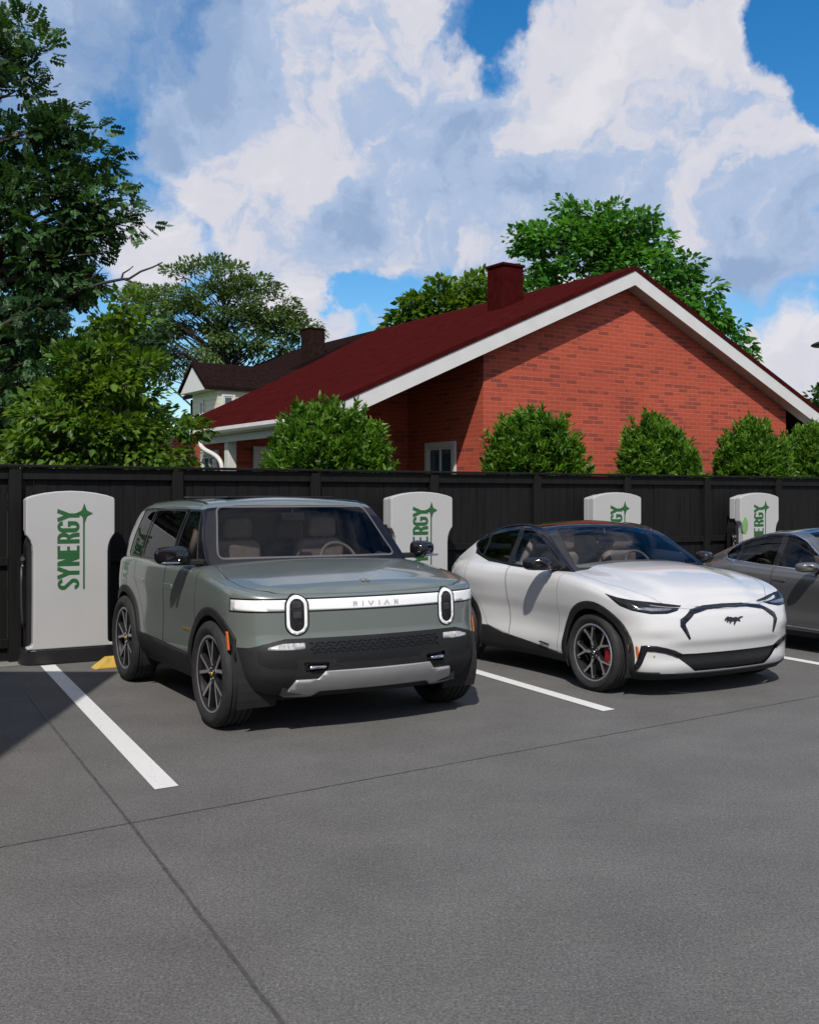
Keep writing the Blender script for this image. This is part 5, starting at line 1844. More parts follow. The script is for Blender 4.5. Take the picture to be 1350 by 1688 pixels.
    hls = sk.pieces('oval_in', 'headlight', K_LENSD, t, push=.004)
    sk.extract(['mesh'], 'grille', K_MESH, t)
    # grille mesh pattern: slanted short bars
    gm = MB()
    rnd = random.Random(2)
    def fy(x, z):      # y of the front face at half width x
        P = spline2(outline, 118)
        best = min(P, key=lambda p: abs(p.x - abs(x)) if p.y > 0 else 9)
        return best.y + pf(z)
    for r_ in range(4):
        z = .625 + r_ * .022
        for k in range(26):
            x = -.53 + k * .0424 + (r_ % 2) * .021
            gm.box((x, fy(x, z) + .001, z), (.032, .012, .007), rot=Matrix.Rotation(math.radians(24 if (k + r_) % 2 else -24), 3, 'Y'))
    gm.build('grille_bars', K_GLOSS, fbo)
    # lamps inside the ovals
    for s in (1, -1):
        lm = MB()
        hl = [h for h in hls if h.data.vertices[0].co.x * s > 0][0]
        for dz in (.075, 0, -.075):
            y0 = fy(HX, HZ) - .006
            lm.prism(rounded([(s * HX - .034, HZ + dz - .027), (s * HX + .034, HZ + dz - .027), (s * HX + .034, HZ + dz + .027), (s * HX - .034, HZ + dz + .027)], .016, 4), lambda u, v, w: (u, y0 + w - s * (u - s * HX) * .22 , v), -.01, .012)
        lm.build('headlight_lens', K_LENSM, hl, bevel=.008, bseg=2)
    # word on the light bar
    lw = MB()
    y0 = fy(0.2, .97) + .008
    sz = .036
    tot = .43
    L = stroke_text(MB(), 'RIVIAN', lambda u, v, w: (u, w, v), sz, width=1.25, gap=.62, th=.14)
    k = tot / L
    def wfn(u, v, w):
        x = .215 - u * k
        return (x, fy_s(x) + .0085 + w, .953 + v)
    Pn = [(p.x, p.y) for p in spline2(outline, 400) if p.y > .35]
    xs_ = np.array([p[0] for p in Pn][::-1]); ys_ = np.array([p[1] for p in Pn][::-1])
    def fy_s(x): return float(np.interp(abs(x), xs_, ys_)) + pf(.97)
    stroke_text(lw, 'RIVIAN', wfn, sz, width=1.25, gap=.62, th=.14)
    lw.build('lettering', pbr('lettering_grey', (.50, .505, .51), .3, metal=.2, var=.03), lbo, fix=False)
    # hood emblem: small pointed compass
    em = MB()
    hy = .27; hz = ztop(hy) + .058
    tl = Matrix.Rotation(math.radians(-14), 3, 'X')
    for a in (45, 135, 225, 315):
        p = rounded([(.005, .005), (.036, .010), (.031, .031), (.010, .036)], .005, 2)
        ca, sa = math.cos(math.radians(a - 45)), math.sin(math.radians(a - 45))
        em.prism([(u * ca - v * sa, u * sa + v * ca) for u, v in p], lambda u, v, w: Vector((0, hy, hz)) + tl @ Vector((u, v, w)), -.006, .004)
    em.build('emblem', K_SIL, t)
    # amber side reflectors, gold side badge
    for s in (1, -1):
        MB().prism(rounded([(.452, .64), (.478, .64), (.445, .775), (.418, .775)], .006), lambda u, v, w: (s * (1.095 + w - max(0, u - .1) * .05), u - .29, v), 0, .016).build('side_reflector', K_AMBER, t, bevel=.003)
    gd = MB()
    for q in range(6):
        gd.box((1.0905, -.71 - q * .03, .70), (.003, .022, .02))
    gd.build('side_badge', K_GOLD, t)

    # greenhouse
    ys = sorted(set(list(np.linspace(-3.24, -2.70, 16)) + list(np.linspace(-2.66, -1.30, 22)) + list(np.linspace(-1.28, -1.0, 16)) + list(np.linspace(-.98, -.66, 12))))
    Rz = pchip([-3.24, -3.10, -2.93, -2.84, -2.72, -2.4, -1.8, -1.40, -1.22, -1.14, -1.07, -.90, -.66], [1.17, 1.42, 1.66, 1.715, 1.74, 1.765, 1.785, 1.775, 1.755, 1.725, 1.665, 1.475, 1.195])
    Bz = lambda y: ztop(y) - .03
    wbf = pchip([-3.3, -3.0, -2.6, -1.5, -.9, -.66], [.90, .97, 1.0, 1.0, .965, .945])
    kf = pchip([-3.3, -2.6, -1.2, -.66], [.30, .31, .34, .32])
    gh = greenhouse(ys, Rz, Bz, wbf, kf, pchip([-3.3, -2.9, -1.4, -1.1, -.66], [.07, .09, .09, .05, .03]), .045)
    gs = lambda c, n: abs(n.x) > .6
    # painted roof above the window line
    gh.cut('paint', [(-3.4, 1.665), (-1.135, 1.665), (-1.115, 1.9), (-3.4, 1.9)], EY, lambda c, n: True)
    gh.cut('paint', [(-3.4, 1.0), (-3.4, 1.7), (-2.50, 1.7), (-2.66, 1.0)], EY, gs, ('body', 'paint'))
    gh.cut('paint', [(-.9, 1.70), (-.9, 1.9), (.9, 1.9), (.9, 1.70)], EX, lambda c, n: c.y > -1.3 and n.z > .2, ('body',))
    # side panes
    q = rounded([(-2.66, 1.20), (-2.34, 1.20), (-2.30, 1.645), (-2.545, 1.645), (-2.74, 1.36), (-2.82, 1.20)], .02, 3)
    qp = rounded([(-2.84, 1.215), (-2.42, 1.215), (-2.37, 1.645), (-2.69, 1.645)], .03, 3)
    w2 = rounded([(-2.335, 1.215), (-1.49, 1.215), (-1.49, 1.645), (-2.29, 1.645)], .02, 3)
    w1 = rounded([(-1.40, 1.215), (-.90, 1.215), (-1.16, 1.645), (-1.40, 1.645)], .02, 3)
    gh.cut('pillar', [(-2.37, 1.0), (-.3, 1.0), (-.3, 1.664), (-2.33, 1.664)], EY, gs, ('body', 'paint'))
    for nm, p in (('q', qp), ('w2', w2), ('w1', w1)):
        gh.cut('frame', offset_poly(p, .014), EY, gs)
        gh.cut('glass_' + nm, p, EY, gs)
    # windscreen
    wsp = rounded([(-.83, 1.265), (.825, 1.27), (.70, 1.682), (-.71, 1.682)], .05, 5)
    gh.cut('screen_edge', offset_poly(wsp, .014), EX, lambda c, n: n.y > .3 and c.y > -1.4, ('body', 'pillar'))
    gh.cut('windscreen', wsp, EX, lambda c, n: n.y > .3 and c.y > -1.4)
    bp = rounded([(-.72, 1.25), (.72, 1.25), (.62, 1.62), (-.62, 1.62)], .05, 4)
    gh.cut('rear_glass', bp, EX, lambda c, n: n.y < -.3)
    gh.extract(['paint'], 'roof', P_GREEN, t)
    gh.extract(['body', 'pillar', 'screen_edge'], 'pillars', [K_GLOSS, K_GLOSS, pbr('screen_border', (.09, .085, .09), .25, var=.1)], t)
    gh.pieces('frame', 'window_frame', K_BADGE, t, thick=.004)
    for s in (1, -1):
        for nm in ('q', 'w2', 'w1'):
            gh.split_loose('glass_' + nm, lambda c, nm=nm, s=s: ('g%s%d' % (nm, s)) if c.x * s > 0 else None)
            gh.extract(['g%s%d' % (nm, s)], 'side_window', K_GLASSD if nm != 'w1' else K_GLASS, t)
    gh.extract(['windscreen'], 'windscreen', K_GLASS, t)
    gh.extract(['rear_glass'], 'rear_window', K_GLASSD, t)
    # roof rails
    for s in (1, -1):
        rp = []
        for y in np.linspace(-1.22, -2.75, 14):
            xq = wbf(y) - (Rz(y) - Bz(y)) * kf(y) - .035
            rp.append((s * xq, y, Rz(y) - .045))
        r = MB(); r.tube(rp, .013, 8); r.build('roof_rail', K_SIL if False else K_GLOSS, t, smooth=True)
    MB().box((0, -1.95, 1.772), (1.05, 1.2, .012)).build('roof_glass', K_GLOSS, t, bevel=.004)
    # cabin
    tub = MB()
    tub.box((0, -1.9, .72), (1.86, 2.3, .04))
    tub.box((0, -.86, 1.10), (1.80, .34, .20))
    tub.build('dashboard', K_CABIN, t, bevel=.03, bseg=2)
    MB().box((0, -.72, 1.20), (1.66, .16, .02)).build('dash_top', pbr('dash_top_grey', (.16, .14, .13), .7, var=.1), t)
    seats(t, -1.55, .82, .42, .54, .58)
    seats(t, -2.35, .82, .45, .60, .52)
    steering(t, (-.42, -1.02, 1.20), .175)
    MB().box((0, -1.10, 1.60), (.22, .03, .065)).tube([(0, -1.10, 1.62), (0, -1.12, 1.70)], .012, 8).build('rearview_mirror', K_BADGE, t, bevel=.01)
    for s in (1, -1):
        MB().tube([(s * .70, -1.47, 1.66), (s * .84, -1.45, 1.22)], .035, 8).tube([(s * .68, -2.33, 1.66), (s * .84, -2.36, 1.22)], .035, 8).build('pillar_trim', K_SEAT, t, smooth=True)
        mirror(t, s, (s * .955, -.82, 1.205), (.27, .16, .165), K_GLOSS, K_PLAST)
    # under body and wheels
    MB().box((0, -1.2, .36), (1.5, 3.2, .12)).box((0, -1.3, .50), (1.96, 1.30, .30)).build('underbody', K_UNDER, t)
    liner(t, YF, WR, .485, .74, 1.05); liner(t, YR, WR, .485, .74, 1.05)
    for y in (YF, YR):
        for s in (1, -1):
            make_wheel(t, s * .985, y, WR, TW, RIM, 'y', yaw=math.radians(0), sgn=s)
    # front lower lip
    MB().box((0, .10, .27), (1.7, .3, .05)).build('lip', K_UNDER, t)
    return t
suv = make_suv()
# ------------------------------------------------------------------ white crossover
def make_crossover():
    t = thing('parked_crossover', 'white electric crossover with black roof, blanked white grille and galloping horse emblem', 'car', (2.557, 10.195, 0), CAR_YAW, 'cars parked at the charging posts')
    WR, TW, RIM = .355, .235, .264
    YF, YR = 0, -2.28
    outline = [(0, -2.86), (.5, -2.83), (.78, -2.70), (.93, -2.46), (1.015, -2.15), (1.03, -1.8), (1.0, -1.3), (.995, -.85), (1.03, -.3), (1.045, 0), (1.035, .22), (.985, .42), (.895, .545), (.74, .625), (.5, .675), (.25, .702), (0, .712)]
    ztop = pchip([-2.9, -2.55, -2.1, -1.5, -.6, -.2, .15, .4, .6, .72], [.98, 1.06, 1.095, 1.08, 1.05, 1.02, .955, .885, .815, .775])
    zb = pchip([-2.9, -2.5, -1.8, -.5, .2, .5, .72], [.34, .24, .20, .20, .19, .165, .165])
    # side: sill tuck, scooped door, hip line; front: lip, chin, belly of the grille
    ps1 = pchip([.15, .20, .26, .36, .50, .62, .76, .90, 1.0, 1.12], [-.11, -.075, -.035, -.015, -.03, -.035, -.008, .004, -.01, -.05])
    pf = pchip([.15, .185, .22, .29, .36, .44, .52, .60, .70, .76, .85, 1.0], [-.09, -.05, -.01, .012, .004, .014, .040, .034, .004, -.022, -.07, -.14])
    prr = pchip([.2, .35, .5, .7, .9, 1.1], [-.1, 0, .04, .03, .02, -.06])
    def off(z, zt, nx, ny, x, y):
        wf, wr, ws = max(0, ny) ** 2, max(0, -ny) ** 2, nx * nx
        o = wf * pf(z) + ws * ps1(z) + wr * prr(z)
        # muscular arches
        for y0 in (YF, YR):
            o += ws * .022 * math.exp(-((y - y0) / .52) ** 2) * math.exp(-((z - .70) / .28) ** 2)
        # hip over the rear wheel, door scallop
        o += ws * .03 * math.exp(-((y + 2.2) / .6) ** 2) * math.exp(-((z - .95) / .12) ** 2)
        o -= ws * .018 * math.exp(-((y + 1.0) / .55) ** 2) * math.exp(-((z - .52) / .10) ** 2)
        # outer bumper corners pulled in above the side trims
        o -= .020 * math.exp(-((abs(x) - .80) / .16) ** 2) * math.exp(-((z - .52) / .05) ** 2) * (y > .2)
        r = .085
        d = zt - z
        if d < r: o -= (r - math.sqrt(max(0, r * r - (r - d) ** 2))) * .95
        return o
    def top(x, y, xe):
        h = .06 * max(0, 1 - (x / 1.0) ** 2) * min(1, (xe / .85)) ** 2
        if y > -.7:
            a = abs(x); k = min(1, (xe / .8)) ** 2
            # long creases converging on the grille
            cx_ = .62 - .16 * max(0, min(1, (y + .5) / 1.1))
            h += .020 * k * (1 / (1 + math.exp((a - cx_) / .03)))
            h -= .005 * k * math.exp(-((a - cx_ - .09) / .05) ** 2)
        return h
    lv = list(np.linspace(0, .86, 30)) + [.885, .905, .925, .94, .955, .968, .98, .99, .996, 1.0]
    sk = lower_body(outline, 118, zb, ztop, off, lv, top, 24)
    sd = lambda c, n: abs(n.x) > .5 and abs(c.x) > .6
    sk.cut('hole', [(-.80, -2.5), (.80, -2.5), (.80, -.78), (-.80, -.78)], 'top', lambda c, n: n.z > .5)
    sk.drop('hole')
    for y0 in (YF, YR):
        sk.cut('arch_trim', circle(y0, WR, .472, 48), EY, lambda c, n: abs(n.x) > .55 and abs(c.x) > .6)
        sk.cut('hole', circle(y0, WR, .402, 48), EY, lambda c, n: abs(c.x) > .6 and abs(n.x) > .3, ('arch_trim', 'body'))
    sk.drop('hole')
    sk.cut('sill', [(YR + .2, .1), (-.2, .1), (-.2, .265), (-.45, .275), (-1.45, .375), (-1.72, .43), (YR + .2, .42)], EY, lambda c, n: abs(c.x) > .6, ('body',))
    sk.cut('rear_lower', [(-3, .1), (YR - .2, .1), (YR - .2, .44), (-3, .44)], EY, lambda c, n: c.y < YR, ('body',))
    fr = lambda c, n: c.y > .2 and n.y > .1
    # chin
    sk.cut('chin', [(-1.3, .1), (1.3, .1), (1.3, .240), (.9, .228), (.4, .216), (-.4, .216), (-.9, .228), (-1.3, .240)], EX, lambda c, n: c.y > .3, ('body',))
    sk.cut('chin', [(.1, .1), (.6, .1), (.6, .238), (.1, .238)], EY, lambda c, n: abs(c.x) > .5, ('body',))
    # lower intake and its arms
    low = rounded([(-.44, .232), (.44, .232), (.61, .352), (.67, .395), (.45, .390), (-.45, .390), (-.67, .395), (-.61, .352)], .015, 3)
    sk.cut('intake', low, EX, fr, ('body',))
    for s in (1, -1):
        arm = ribbon([(s * .58, .368), (s * .66, .405), (s * .74, .43), (s * .82, .446), (s * .90, .450)], [.05, .05, .046, .05, .05])
        sk.cut('trim', arm, EX, fr, ('body',))
        lg = [(s * .868, .472), (s * .915, .472), (s * .955, .235), (s * .932, .235)]
        sk.cut('trim', lg, EX, lambda c, n: c.y > .2, ('body',))
    # grille surround
    gl = [(-.525, .525), (-.585, .64), (-.575, .678), (-.44, .752), (-.25, .778), (0, .784), (.25, .778), (.44, .752), (.575, .678), (.585, .64), (.525, .525)]
    gr = ribbon(gl, [.018, .05, .052, .036, .030, .029, .030, .036, .052, .05, .018])
    sk.cut('grille_frame', gr, EX, lambda c, n: c.y > .4 and n.y > .05, ('body',))
    # headlamps around the corner (seen from 45 degrees)
    q = math.sqrt(.5)
    for s in (1, -1):
        e = (-s * q, q)
        # u = (y - s*x)/sqrt2
        hp = [(-.60, .905), (-.50, .878), (-.30, .848), (-.1, .822), (.045, .80), (.02, .772), (-.06, .752), (-.20, .752), (-.36, .778), (-.47, .815)]
        sk.cut('lamp_edge', offset_poly(hp, .006), e, lambda c, n: c.y > .05 and c.x * s > .35 and n.z < .93, ('body',))
        sk.cut('headlight', hp, e, lambda c, n: c.y > .05 and c.x * s > .35 and n.z < .93, ('lamp_edge',))
        hl2 = [(-.36, .795), (-.20, .772), (-.06, .770), (-.02, .782), (-.10, .790), (-.24, .800)]
        sk.cut('lamp_bright', hl2, e, lambda c, n: c.y > .05 and c.x * s > .35, ('headlight',))
        sk.cut('amber', rounded([(.412, .37), (.430, .37), (.419, .475), (.399, .475)], .006), EY, lambda c, n, s=s: c.x * s > .5 and c.y > .2, ('arch_trim',))
        sk.cut('amber', rounded([(.488, .36), (.508, .36), (.496, .465), (.474, .465)], .008), EY, lambda c, n, s=s: c.x * s > .5 and c.y > .2, ('body',))
    # bonnet and door shut lines
    hoodp = rounded([(-.84, -.60), (-.93, -.2), (-.93, .06), (-.80, .36), (-.62, .55), (-.42, .625), (0, .655), (.42, .625), (.62, .55), (.80, .36), (.93, .06), (.93, -.2), (.84, -.60)], .06, 4)
    sk.seam(hoodp, 'top', lambda c, n: n.z > .3, .004, ('body',), 'hood')
    fd = [(-.50, 1.3), (-.54, .75), (-.56, .286), (-1.36, .366), (-1.38, .80), (-1.40, 1.3)]
    sk.seam(fd, EY, lambda c, n: abs(n.x) > .3 and c.z < 1.07, .0045, ('body',), 'front_door')
    rd = [(-1.41, 1.3), (-1.39, .80), (-1.37, .368), (-1.72, .432), (-1.88, .66), (-2.06, .85), (-2.12, 1.3)]
    sk.seam(rd, EY, lambda c, n: abs(n.x) > .3 and c.z < 1.07, .0045, ('body',), 'rear_door')
    # tail lamps
    for s in (1, -1):
        sk.cut('tail', rounded([(-2.9, .93), (-2.52, .955), (-2.46, 1.0), (-2.9, 1.02)], .02), EY, lambda c, n, s=s: c.x * s > .3 and c.y < -2.3, ('body',))
    for nm in ('front_door', 'rear_door'):
        sk.split_loose(nm, lambda c, nm=nm: nm + ('_a' if c.x > 0 else '_b'))
    body = sk.extract(['body', 'gap', 'lamp_edge'], 'body', [P_WHITE, K_GAP, K_GLOSS], t)
    sk.extract(['hood'], 'hood', P_WHITE, t)
    for a in ('_a', '_b'):
        sk.extract(['front_door' + a], 'door', P_WHITE, t)
        sk.extract(['rear_door' + a], 'door', P_WHITE, t)
    sk.pieces('arch_trim', 'wheel_arch_trim', K_PLAST, t, thick=.010)
    sk.pieces('sill', 'rocker_cladding', K_PLAST, t, thick=.006)
    sk.extract(['rear_lower'], 'rear_bumper', K_PLAST, t)
    sk.extract(['chin'], 'front_lip', K_PLAST, t, thick=.006)
    it = sk.extract(['intake'], 'lower_grille', K_MESH, t, push=-.015)
    sk.pieces('trim', 'bumper_trim', K_GLOSS, t, thick=.008)
    sk.extract(['grille_frame'], 'grille_frame', K_GLOSS, t, thick=.006)
    for nm in ('headlight', 'lamp_bright'):
        sk.split_loose(nm, lambda c, nm=nm: nm + ('_a' if c.x > 0 else '_b'))
    for a in ('_a', '_b'):
        sk.extract(['headlight' + a, 'lamp_bright' + a], 'headlight', [K_LENSD, K_LENS], t, thick=.003)
    sk.pieces('amber', 'side_reflector', K_AMBER, t, thick=.006)
    sk.pieces('tail', 'tail_lamp', K_TAIL, t, thick=.006)
    # horse emblem, galloping to the left of the picture
    horse = [(-.118, .012), (-.108, .026), (-.092, .040), (-.080, .052), (-.066, .055), (-.058, .046), (-.040, .050), (-.020, .038), (.0, .036), (.022, .044), (.040, .034), (.054, .030), (.070, .040), (.095, .046), (.120, .042),
             (.098, .034), (.078, .028), (.066, .018), (.058, .006), (.070, -.012), (.064, -.016), (.040, .000), (.018, -.006), (.006, -.022), (-.012, -.046), (-.020, -.054), (-.022, -.044), (-.010, -.022), (-.012, -.006), (-.028, -.002),
             (-.046, -.014), (-.062, -.030), (-.070, -.030), (-.056, -.010), (-.060, .004), (-.078, -.002), (-.094, -.014), (-.100, -.010), (-.086, .008), (-.082, .024), (-.094, .020), (-.108, .008)]
    ez = .662
    Pn = [(p.x, p.y) for p in spline2(outline, 300) if p.y > .4]
    xs_ = np.array([p[0] for p in Pn][::-1]); ys_ = np.array([p[1] for p in Pn][::-1])
    fyx = lambda x, z: float(np.interp(abs(x), xs_, ys_)) + pf(z)
    # image left is +x
    MB().prism([(-u * 1.02, v * .68) for u, v in horse], lambda u, v, w: (u, fyx(u, ez + v) + .004 + w, ez + v), 0, .008).build('emblem', K_BADGE, t)
    for s in (1, -1):
        if s > 0: MB().lathe([(0, .012), (.006, .010), (.007, 0)], 'y', 14, c=(s * .83, fyx(.83, .39) - .004, .385)).build('parking_sensor', pbr('sensor_yellow', (.55, .36, .12), .4, var=.1), t)
        bd = MB()
        for qk in range(5):
            bd.box((s * (1.003 - .001 * qk), -.70 - qk * .03, .345 + qk * .003), (.02, .02, .012))
        bd.build('door_badge', K_BADGE, t)

    # greenhouse
    ys = sorted(set(list(np.linspace(-2.80, -2.2, 18)) + list(np.linspace(-2.16, -1.2, 22)) + list(np.linspace(-1.17, -.45, 30))))
    Rz = pchip([-2.80, -2.6, -2.35, -2.05, -1.75, -1.45, -1.2, -1.04, -.80, -.60, -.45], [1.035, 1.13, 1.285, 1.43, 1.505, 1.525, 1.505, 1.462, 1.325, 1.185, 1.065])
    Bz = lambda y: min(ztop(y) - .03, Rz(y) - .004)
    wbf = pchip([-2.85, -2.5, -2.1, -1.4, -.7, -.45], [.72, .85, .925, .945, .915, .89])
    gh = greenhouse(ys, Rz, Bz, wbf, pchip([-2.85, -2.2, -1.3, -.45], [.62, .60, .50, .52]), pchip([-2.85, -2.2, -1.2, -.9, -.45], [.10, .12, .10, .07, .03]), .055)
    gs = lambda c, n: abs(n.x) > .42
    out = [(-2.165, 1.262), (-2.06, 1.335), (-1.92, 1.398), (-1.74, 1.440), (-1.50, 1.455), (-1.27, 1.435), (-1.10, 1.375), (-.90, 1.255), (-.72, 1.13), (-.66, 1.075), (-1.0, 1.078), (-1.45, 1.092), (-1.80, 1.118), (-2.02, 1.165), (-2.13, 1.215)]
    outl = [tuple(p) for p in spline2(out, 64, close=True)]
    # white rear pillar and hip
    gh.cut('paint', [(-3, .9), (-3, 1.7), (-1.74, 1.7), (-1.76, 1.466), (-1.95, 1.41), (-2.08, 1.34), (-2.18, 1.262), (-2.14, 1.16), (-1.8, 1.085), (-1.8, .9)], EY, lambda c, n: abs(n.x) > .36)
    gh.cut('paint', [(-3, .9), (-3, 1.34), (-2.2, 1.34), (-2.2, .9)], EY, lambda c, n: abs(n.x) <= .42 and n.y < 0 and abs(c.x) > .62)
    gh.cut('frame', offset_poly(outl, .018), EY, gs)
    gh.cut('glass', outl, EY, gs)
    gh.cut('b_post', [(-1.47, 1.0), (-1.38, 1.0), (-1.37, 1.5), (-1.45, 1.5)], EY, gs, ('glass',))
    gh.cut('b_post', [(-2.0, 1.0), (-1.965, 1.0), (-1.90, 1.5), (-1.945, 1.5)], EY, gs, ('glass',))
    wsp = rounded([(-.81, 1.09), (.81, 1.09), (.595, 1.445), (.2, 1.465), (-.2, 1.465), (-.595, 1.445)], .05, 4)
    fs = lambda c, n: n.y > .25 and c.y > -1.35
    gh.cut('screen_edge', offset_poly(wsp, .010), EX, fs, ('body',))
    gh.cut('windscreen', wsp, EX, fs, ('screen_edge', 'body'))
    gh.cut('rear_glass', rounded([(-.60, 1.14), (.60, 1.14), (.48, 1.40), (-.48, 1.40)], .05), EX, lambda c, n: n.y < -.25 and c.y < -2)
    gh.pieces('paint', 'rear_pillar', P_WHITE, t)
    gh.extract(['body', 'screen_edge', 'b_post'], 'roof', [K_GLOSS, K_PLAST, K_BADGE], t)
    gh.pieces('frame', 'window_frame', K_BADGE, t, thick=.004)
    for s in (1, -1):
        gh.split_loose('glass', lambda c, s=s: ('g%d%d' % (s, (c.y > -1.42) + (c.y > -1.95))) if c.x * s > 0 else None)
        for k in range(3):
            gh.extract(['g%d%d' % (s, k)], 'side_window', K_GLASS if k == 2 else K_GLASSD, t)
    gh.extract(['windscreen'], 'windscreen', K_GLASS, t)
    gh.extract(['rear_glass'], 'rear_window', K_GLASSD, t)
    for s in (1, -1):
        rp = []
        for y in np.linspace(-1.06, -2.12, 16):
            xq = wbf(y) - (Rz(y) - Bz(y)) * .53 + .0
            rp.append((s * xq, y, Rz(y) - .062 + .012 * math.sin(math.pi * (y + 1.06) / -1.06)))
        r = MB(); r.tube(rp, .016, 8); r.build('roof_rail', K_GLOSS, t, smooth=True)
    tub = MB(); tub.box((0, -1.5, .60), (1.6, 1.9, .04)); tub.box((0, -.80, .96), (1.55, .30, .16))
    tub.build('dashboard', K_CABIN, t, bevel=.03)
    seats(t, -1.38, .66, .40, .50, .56); seats(t, -2.02, .66, .42, .58, .48)
    steering(t, (-.40, -.95, 1.05), .17)
    MB().box((0, -1.02, 1.36), (.20, .03, .06)).tube([(0, -1.02, 1.38), (0, -1.05, 1.45)], .01, 8).build('rearview_mirror', K_BADGE, t, bevel=.01)
    for s in (1, -1):
        mirror(t, s, (s * .89, -.70, 1.055), (.25, .16, .14), K_GLOSS, K_GLOSS, sig=False)
        MB().tube([(s * .58, -1.40, 1.42), (s * .78, -1.42, 1.08)], .04, 8).build('pillar_trim', pbr('pillar_cloth', (.30, .27, .25), .8, var=.1), t, smooth=True)
    MB().box((0, -1.1, .28), (1.4, 2.9, .12)).box((0, -1.15, .40), (1.80, 1.30, .28)).build('underbody', K_UNDER, t)
    liner(t, YF, WR, .43, .72, 1.0); liner(t, YR, WR, .43, .72, 1.0)
    for y in (YF, YR):
        for s in (1, -1):
            make_wheel(t, s * .935, y, WR, TW, RIM, 'v', sgn=s, caliper=K_RED if y == YF else None)
    return t
make_crossover()

# ------------------------------------------------------------------ grey sedan
def make_sedan():
    t = thing('parked_sedan', 'dark grey fastback sedan with chrome window trim, cut by the right edge of the picture', 'car', (5.75, 11.75, 0), CAR_YAW, 'cars parked at the charging posts')
    WR, TW, RIM = .345, .24, .262
    YF, YR = 0, -2.25
    outline = [(0, -2.88), (.5, -2.85), (.80, -2.70), (.95, -2.42), (1.01, -2.1), (1.01, -1.6), (.99, -1.0), (1.0, -.4), (1.01, 0), (.98, .30), (.88, .52), (.65, .66), (.3, .72), (0, .735)]
    ztop = pchip([-2.9, -2.5, -2.0, -1.4, -.6, -.1, .4, .74], [.90, .965, .985, .955, .915, .865, .75, .64])
    zb = pchip([-2.9, -2.4, -1.6, -.4, .3, .74], [.30, .22, .19, .18, .18, .19])
    ps = pchip([.15, .19, .25, .34, .48, .62, .78, .90, 1.0], [-.10, -.07, -.03, -.008, -.022, -.012, .006, -.006, -.03])
    pf = pchip([.15, .2, .3, .45, .6, .75, 1.0], [-.08, -.03, .01, .02, .0, -.06, -.1])
    def off(z, zt, nx, ny, x, y):
        o = (max(0, ny) ** 2 + max(0, -ny) ** 2) * pf(z) + nx * nx * ps(z)
        for y0 in (YF, YR):
            o += nx * nx * .025 * math.exp(-((y - y0) / .5) ** 2) * math.exp(-((z - .68) / .25) ** 2)
        r = .09; d = zt - z
        if d < r: o -= (r - math.sqrt(max(0, r * r - (r - d) ** 2)))
        return o
    top = lambda x, y, xe: .06 * max(0, 1 - (x / 1.0) ** 2) * min(1, xe / .85) ** 2
    lv = list(np.linspace(0, .86, 22)) + [.89, .92, .945, .965, .98, .99, .996, 1.0]
    sk = lower_body(outline, 96, zb, ztop, off, lv, top, 18)
    sk.cut('hole', [(-.78, -2.3), (.78, -2.3), (.78, -.75), (-.78, -.75)], 'top', lambda c, n: n.z > .5); sk.drop('hole')
    for y0 in (YF, YR):
        sk.cut('hole', circle(y0, WR, .385, 44), EY, lambda c, n: abs(c.x) > .6 and abs(n.x) > .3)
    sk.drop('hole')
    sk.cut('sill', [(YR + .2, .1), (-.2, .1), (-.2, .245), (YR + .2, .25)], EY, lambda c, n: abs(c.x) > .6, ('body',))
    sk.cut('lower_strip', [(YR + .42, .285), (-.42, .275), (-.42, .292), (YR + .42, .302)], EY, lambda c, n: abs(c.x) > .6, ('body',))
    fd = [(-.46, 1.2), (-.50, .30), (-1.30, .308), (-1.33, 1.2)]
    rd = [(-1.34, 1.2), (-1.31, .308), (-1.72, .315), (-1.90, .60), (-2.0, 1.2)]
    sk.seam(fd, EY, lambda c, n: abs(n.x) > .3 and c.z < .98, .0045, ('body',), 'front_door')
    sk.seam(rd, EY, lambda c, n: abs(n.x) > .3 and c.z < .98, .0045, ('body',), 'rear_door')
    for nm in ('front_door', 'rear_door'):
        sk.split_loose(nm, lambda c, nm=nm: nm + ('_a' if c.x > 0 else '_b'))
    hp = rounded([(-.8, -.55), (-.88, 0), (-.75, .45), (-.4, .6), (.4, .6), (.75, .45), (.88, 0), (.8, -.55)], .06)
    sk.seam(hp, 'top', lambda c, n: n.z > .3, .004, ('body',), 'hood')
    q = math.sqrt(.5)
    for s in (1, -1):
        sk.cut('headlight', [(-.52, .76), (-.3, .75), (-.05, .66), (-.1, .60), (-.3, .62), (-.48, .69)], (-s * q, q), lambda c, n, s=s: c.y > .1 and c.x * s > .3, ('body',))
        sk.cut('tail', [(-3, .78), (-2.5, .80), (-2.45, .87), (-3, .88)], EY, lambda c, n, s=s: c.x * s > .3 and c.y < -2.3, ('body',))
    sk.extract(['body', 'gap'], 'body', [P_GREY, K_GAP], t)
    sk.extract(['hood'], 'hood', P_GREY, t)
    for a in ('_a', '_b'):
        s = 1 if a == '_a' else -1
        for nm, y in (('front_door', -1.22), ('rear_door', -1.84)):
            d = sk.extract([nm + a], 'door', P_GREY, t)
            MB().prism(rounded([(y - .10, .80), (y + .10, .795), (y + .10, .825), (y - .10, .83)], .01), lambda u, v, w: (s * (.998 + w), u, v), 0, .012).build('handle', P_GREY, d, bevel=.004)
    sk.pieces('sill', 'rocker_cladding', K_PLAST, t)
    sk.pieces('lower_strip', 'side_strip', K_CHROME, t, thick=.003)
    sk.pieces('headlight', 'headlight', K_LENSD, t, thick=.003)
    sk.pieces('tail', 'tail_lamp', K_TAIL, t, thick=.004)
    ys = sorted(set(list(np.linspace(-2.72, -2.0, 18)) + list(np.linspace(-1.96, -1.1, 18)) + list(np.linspace(-1.07, -.42, 22))))
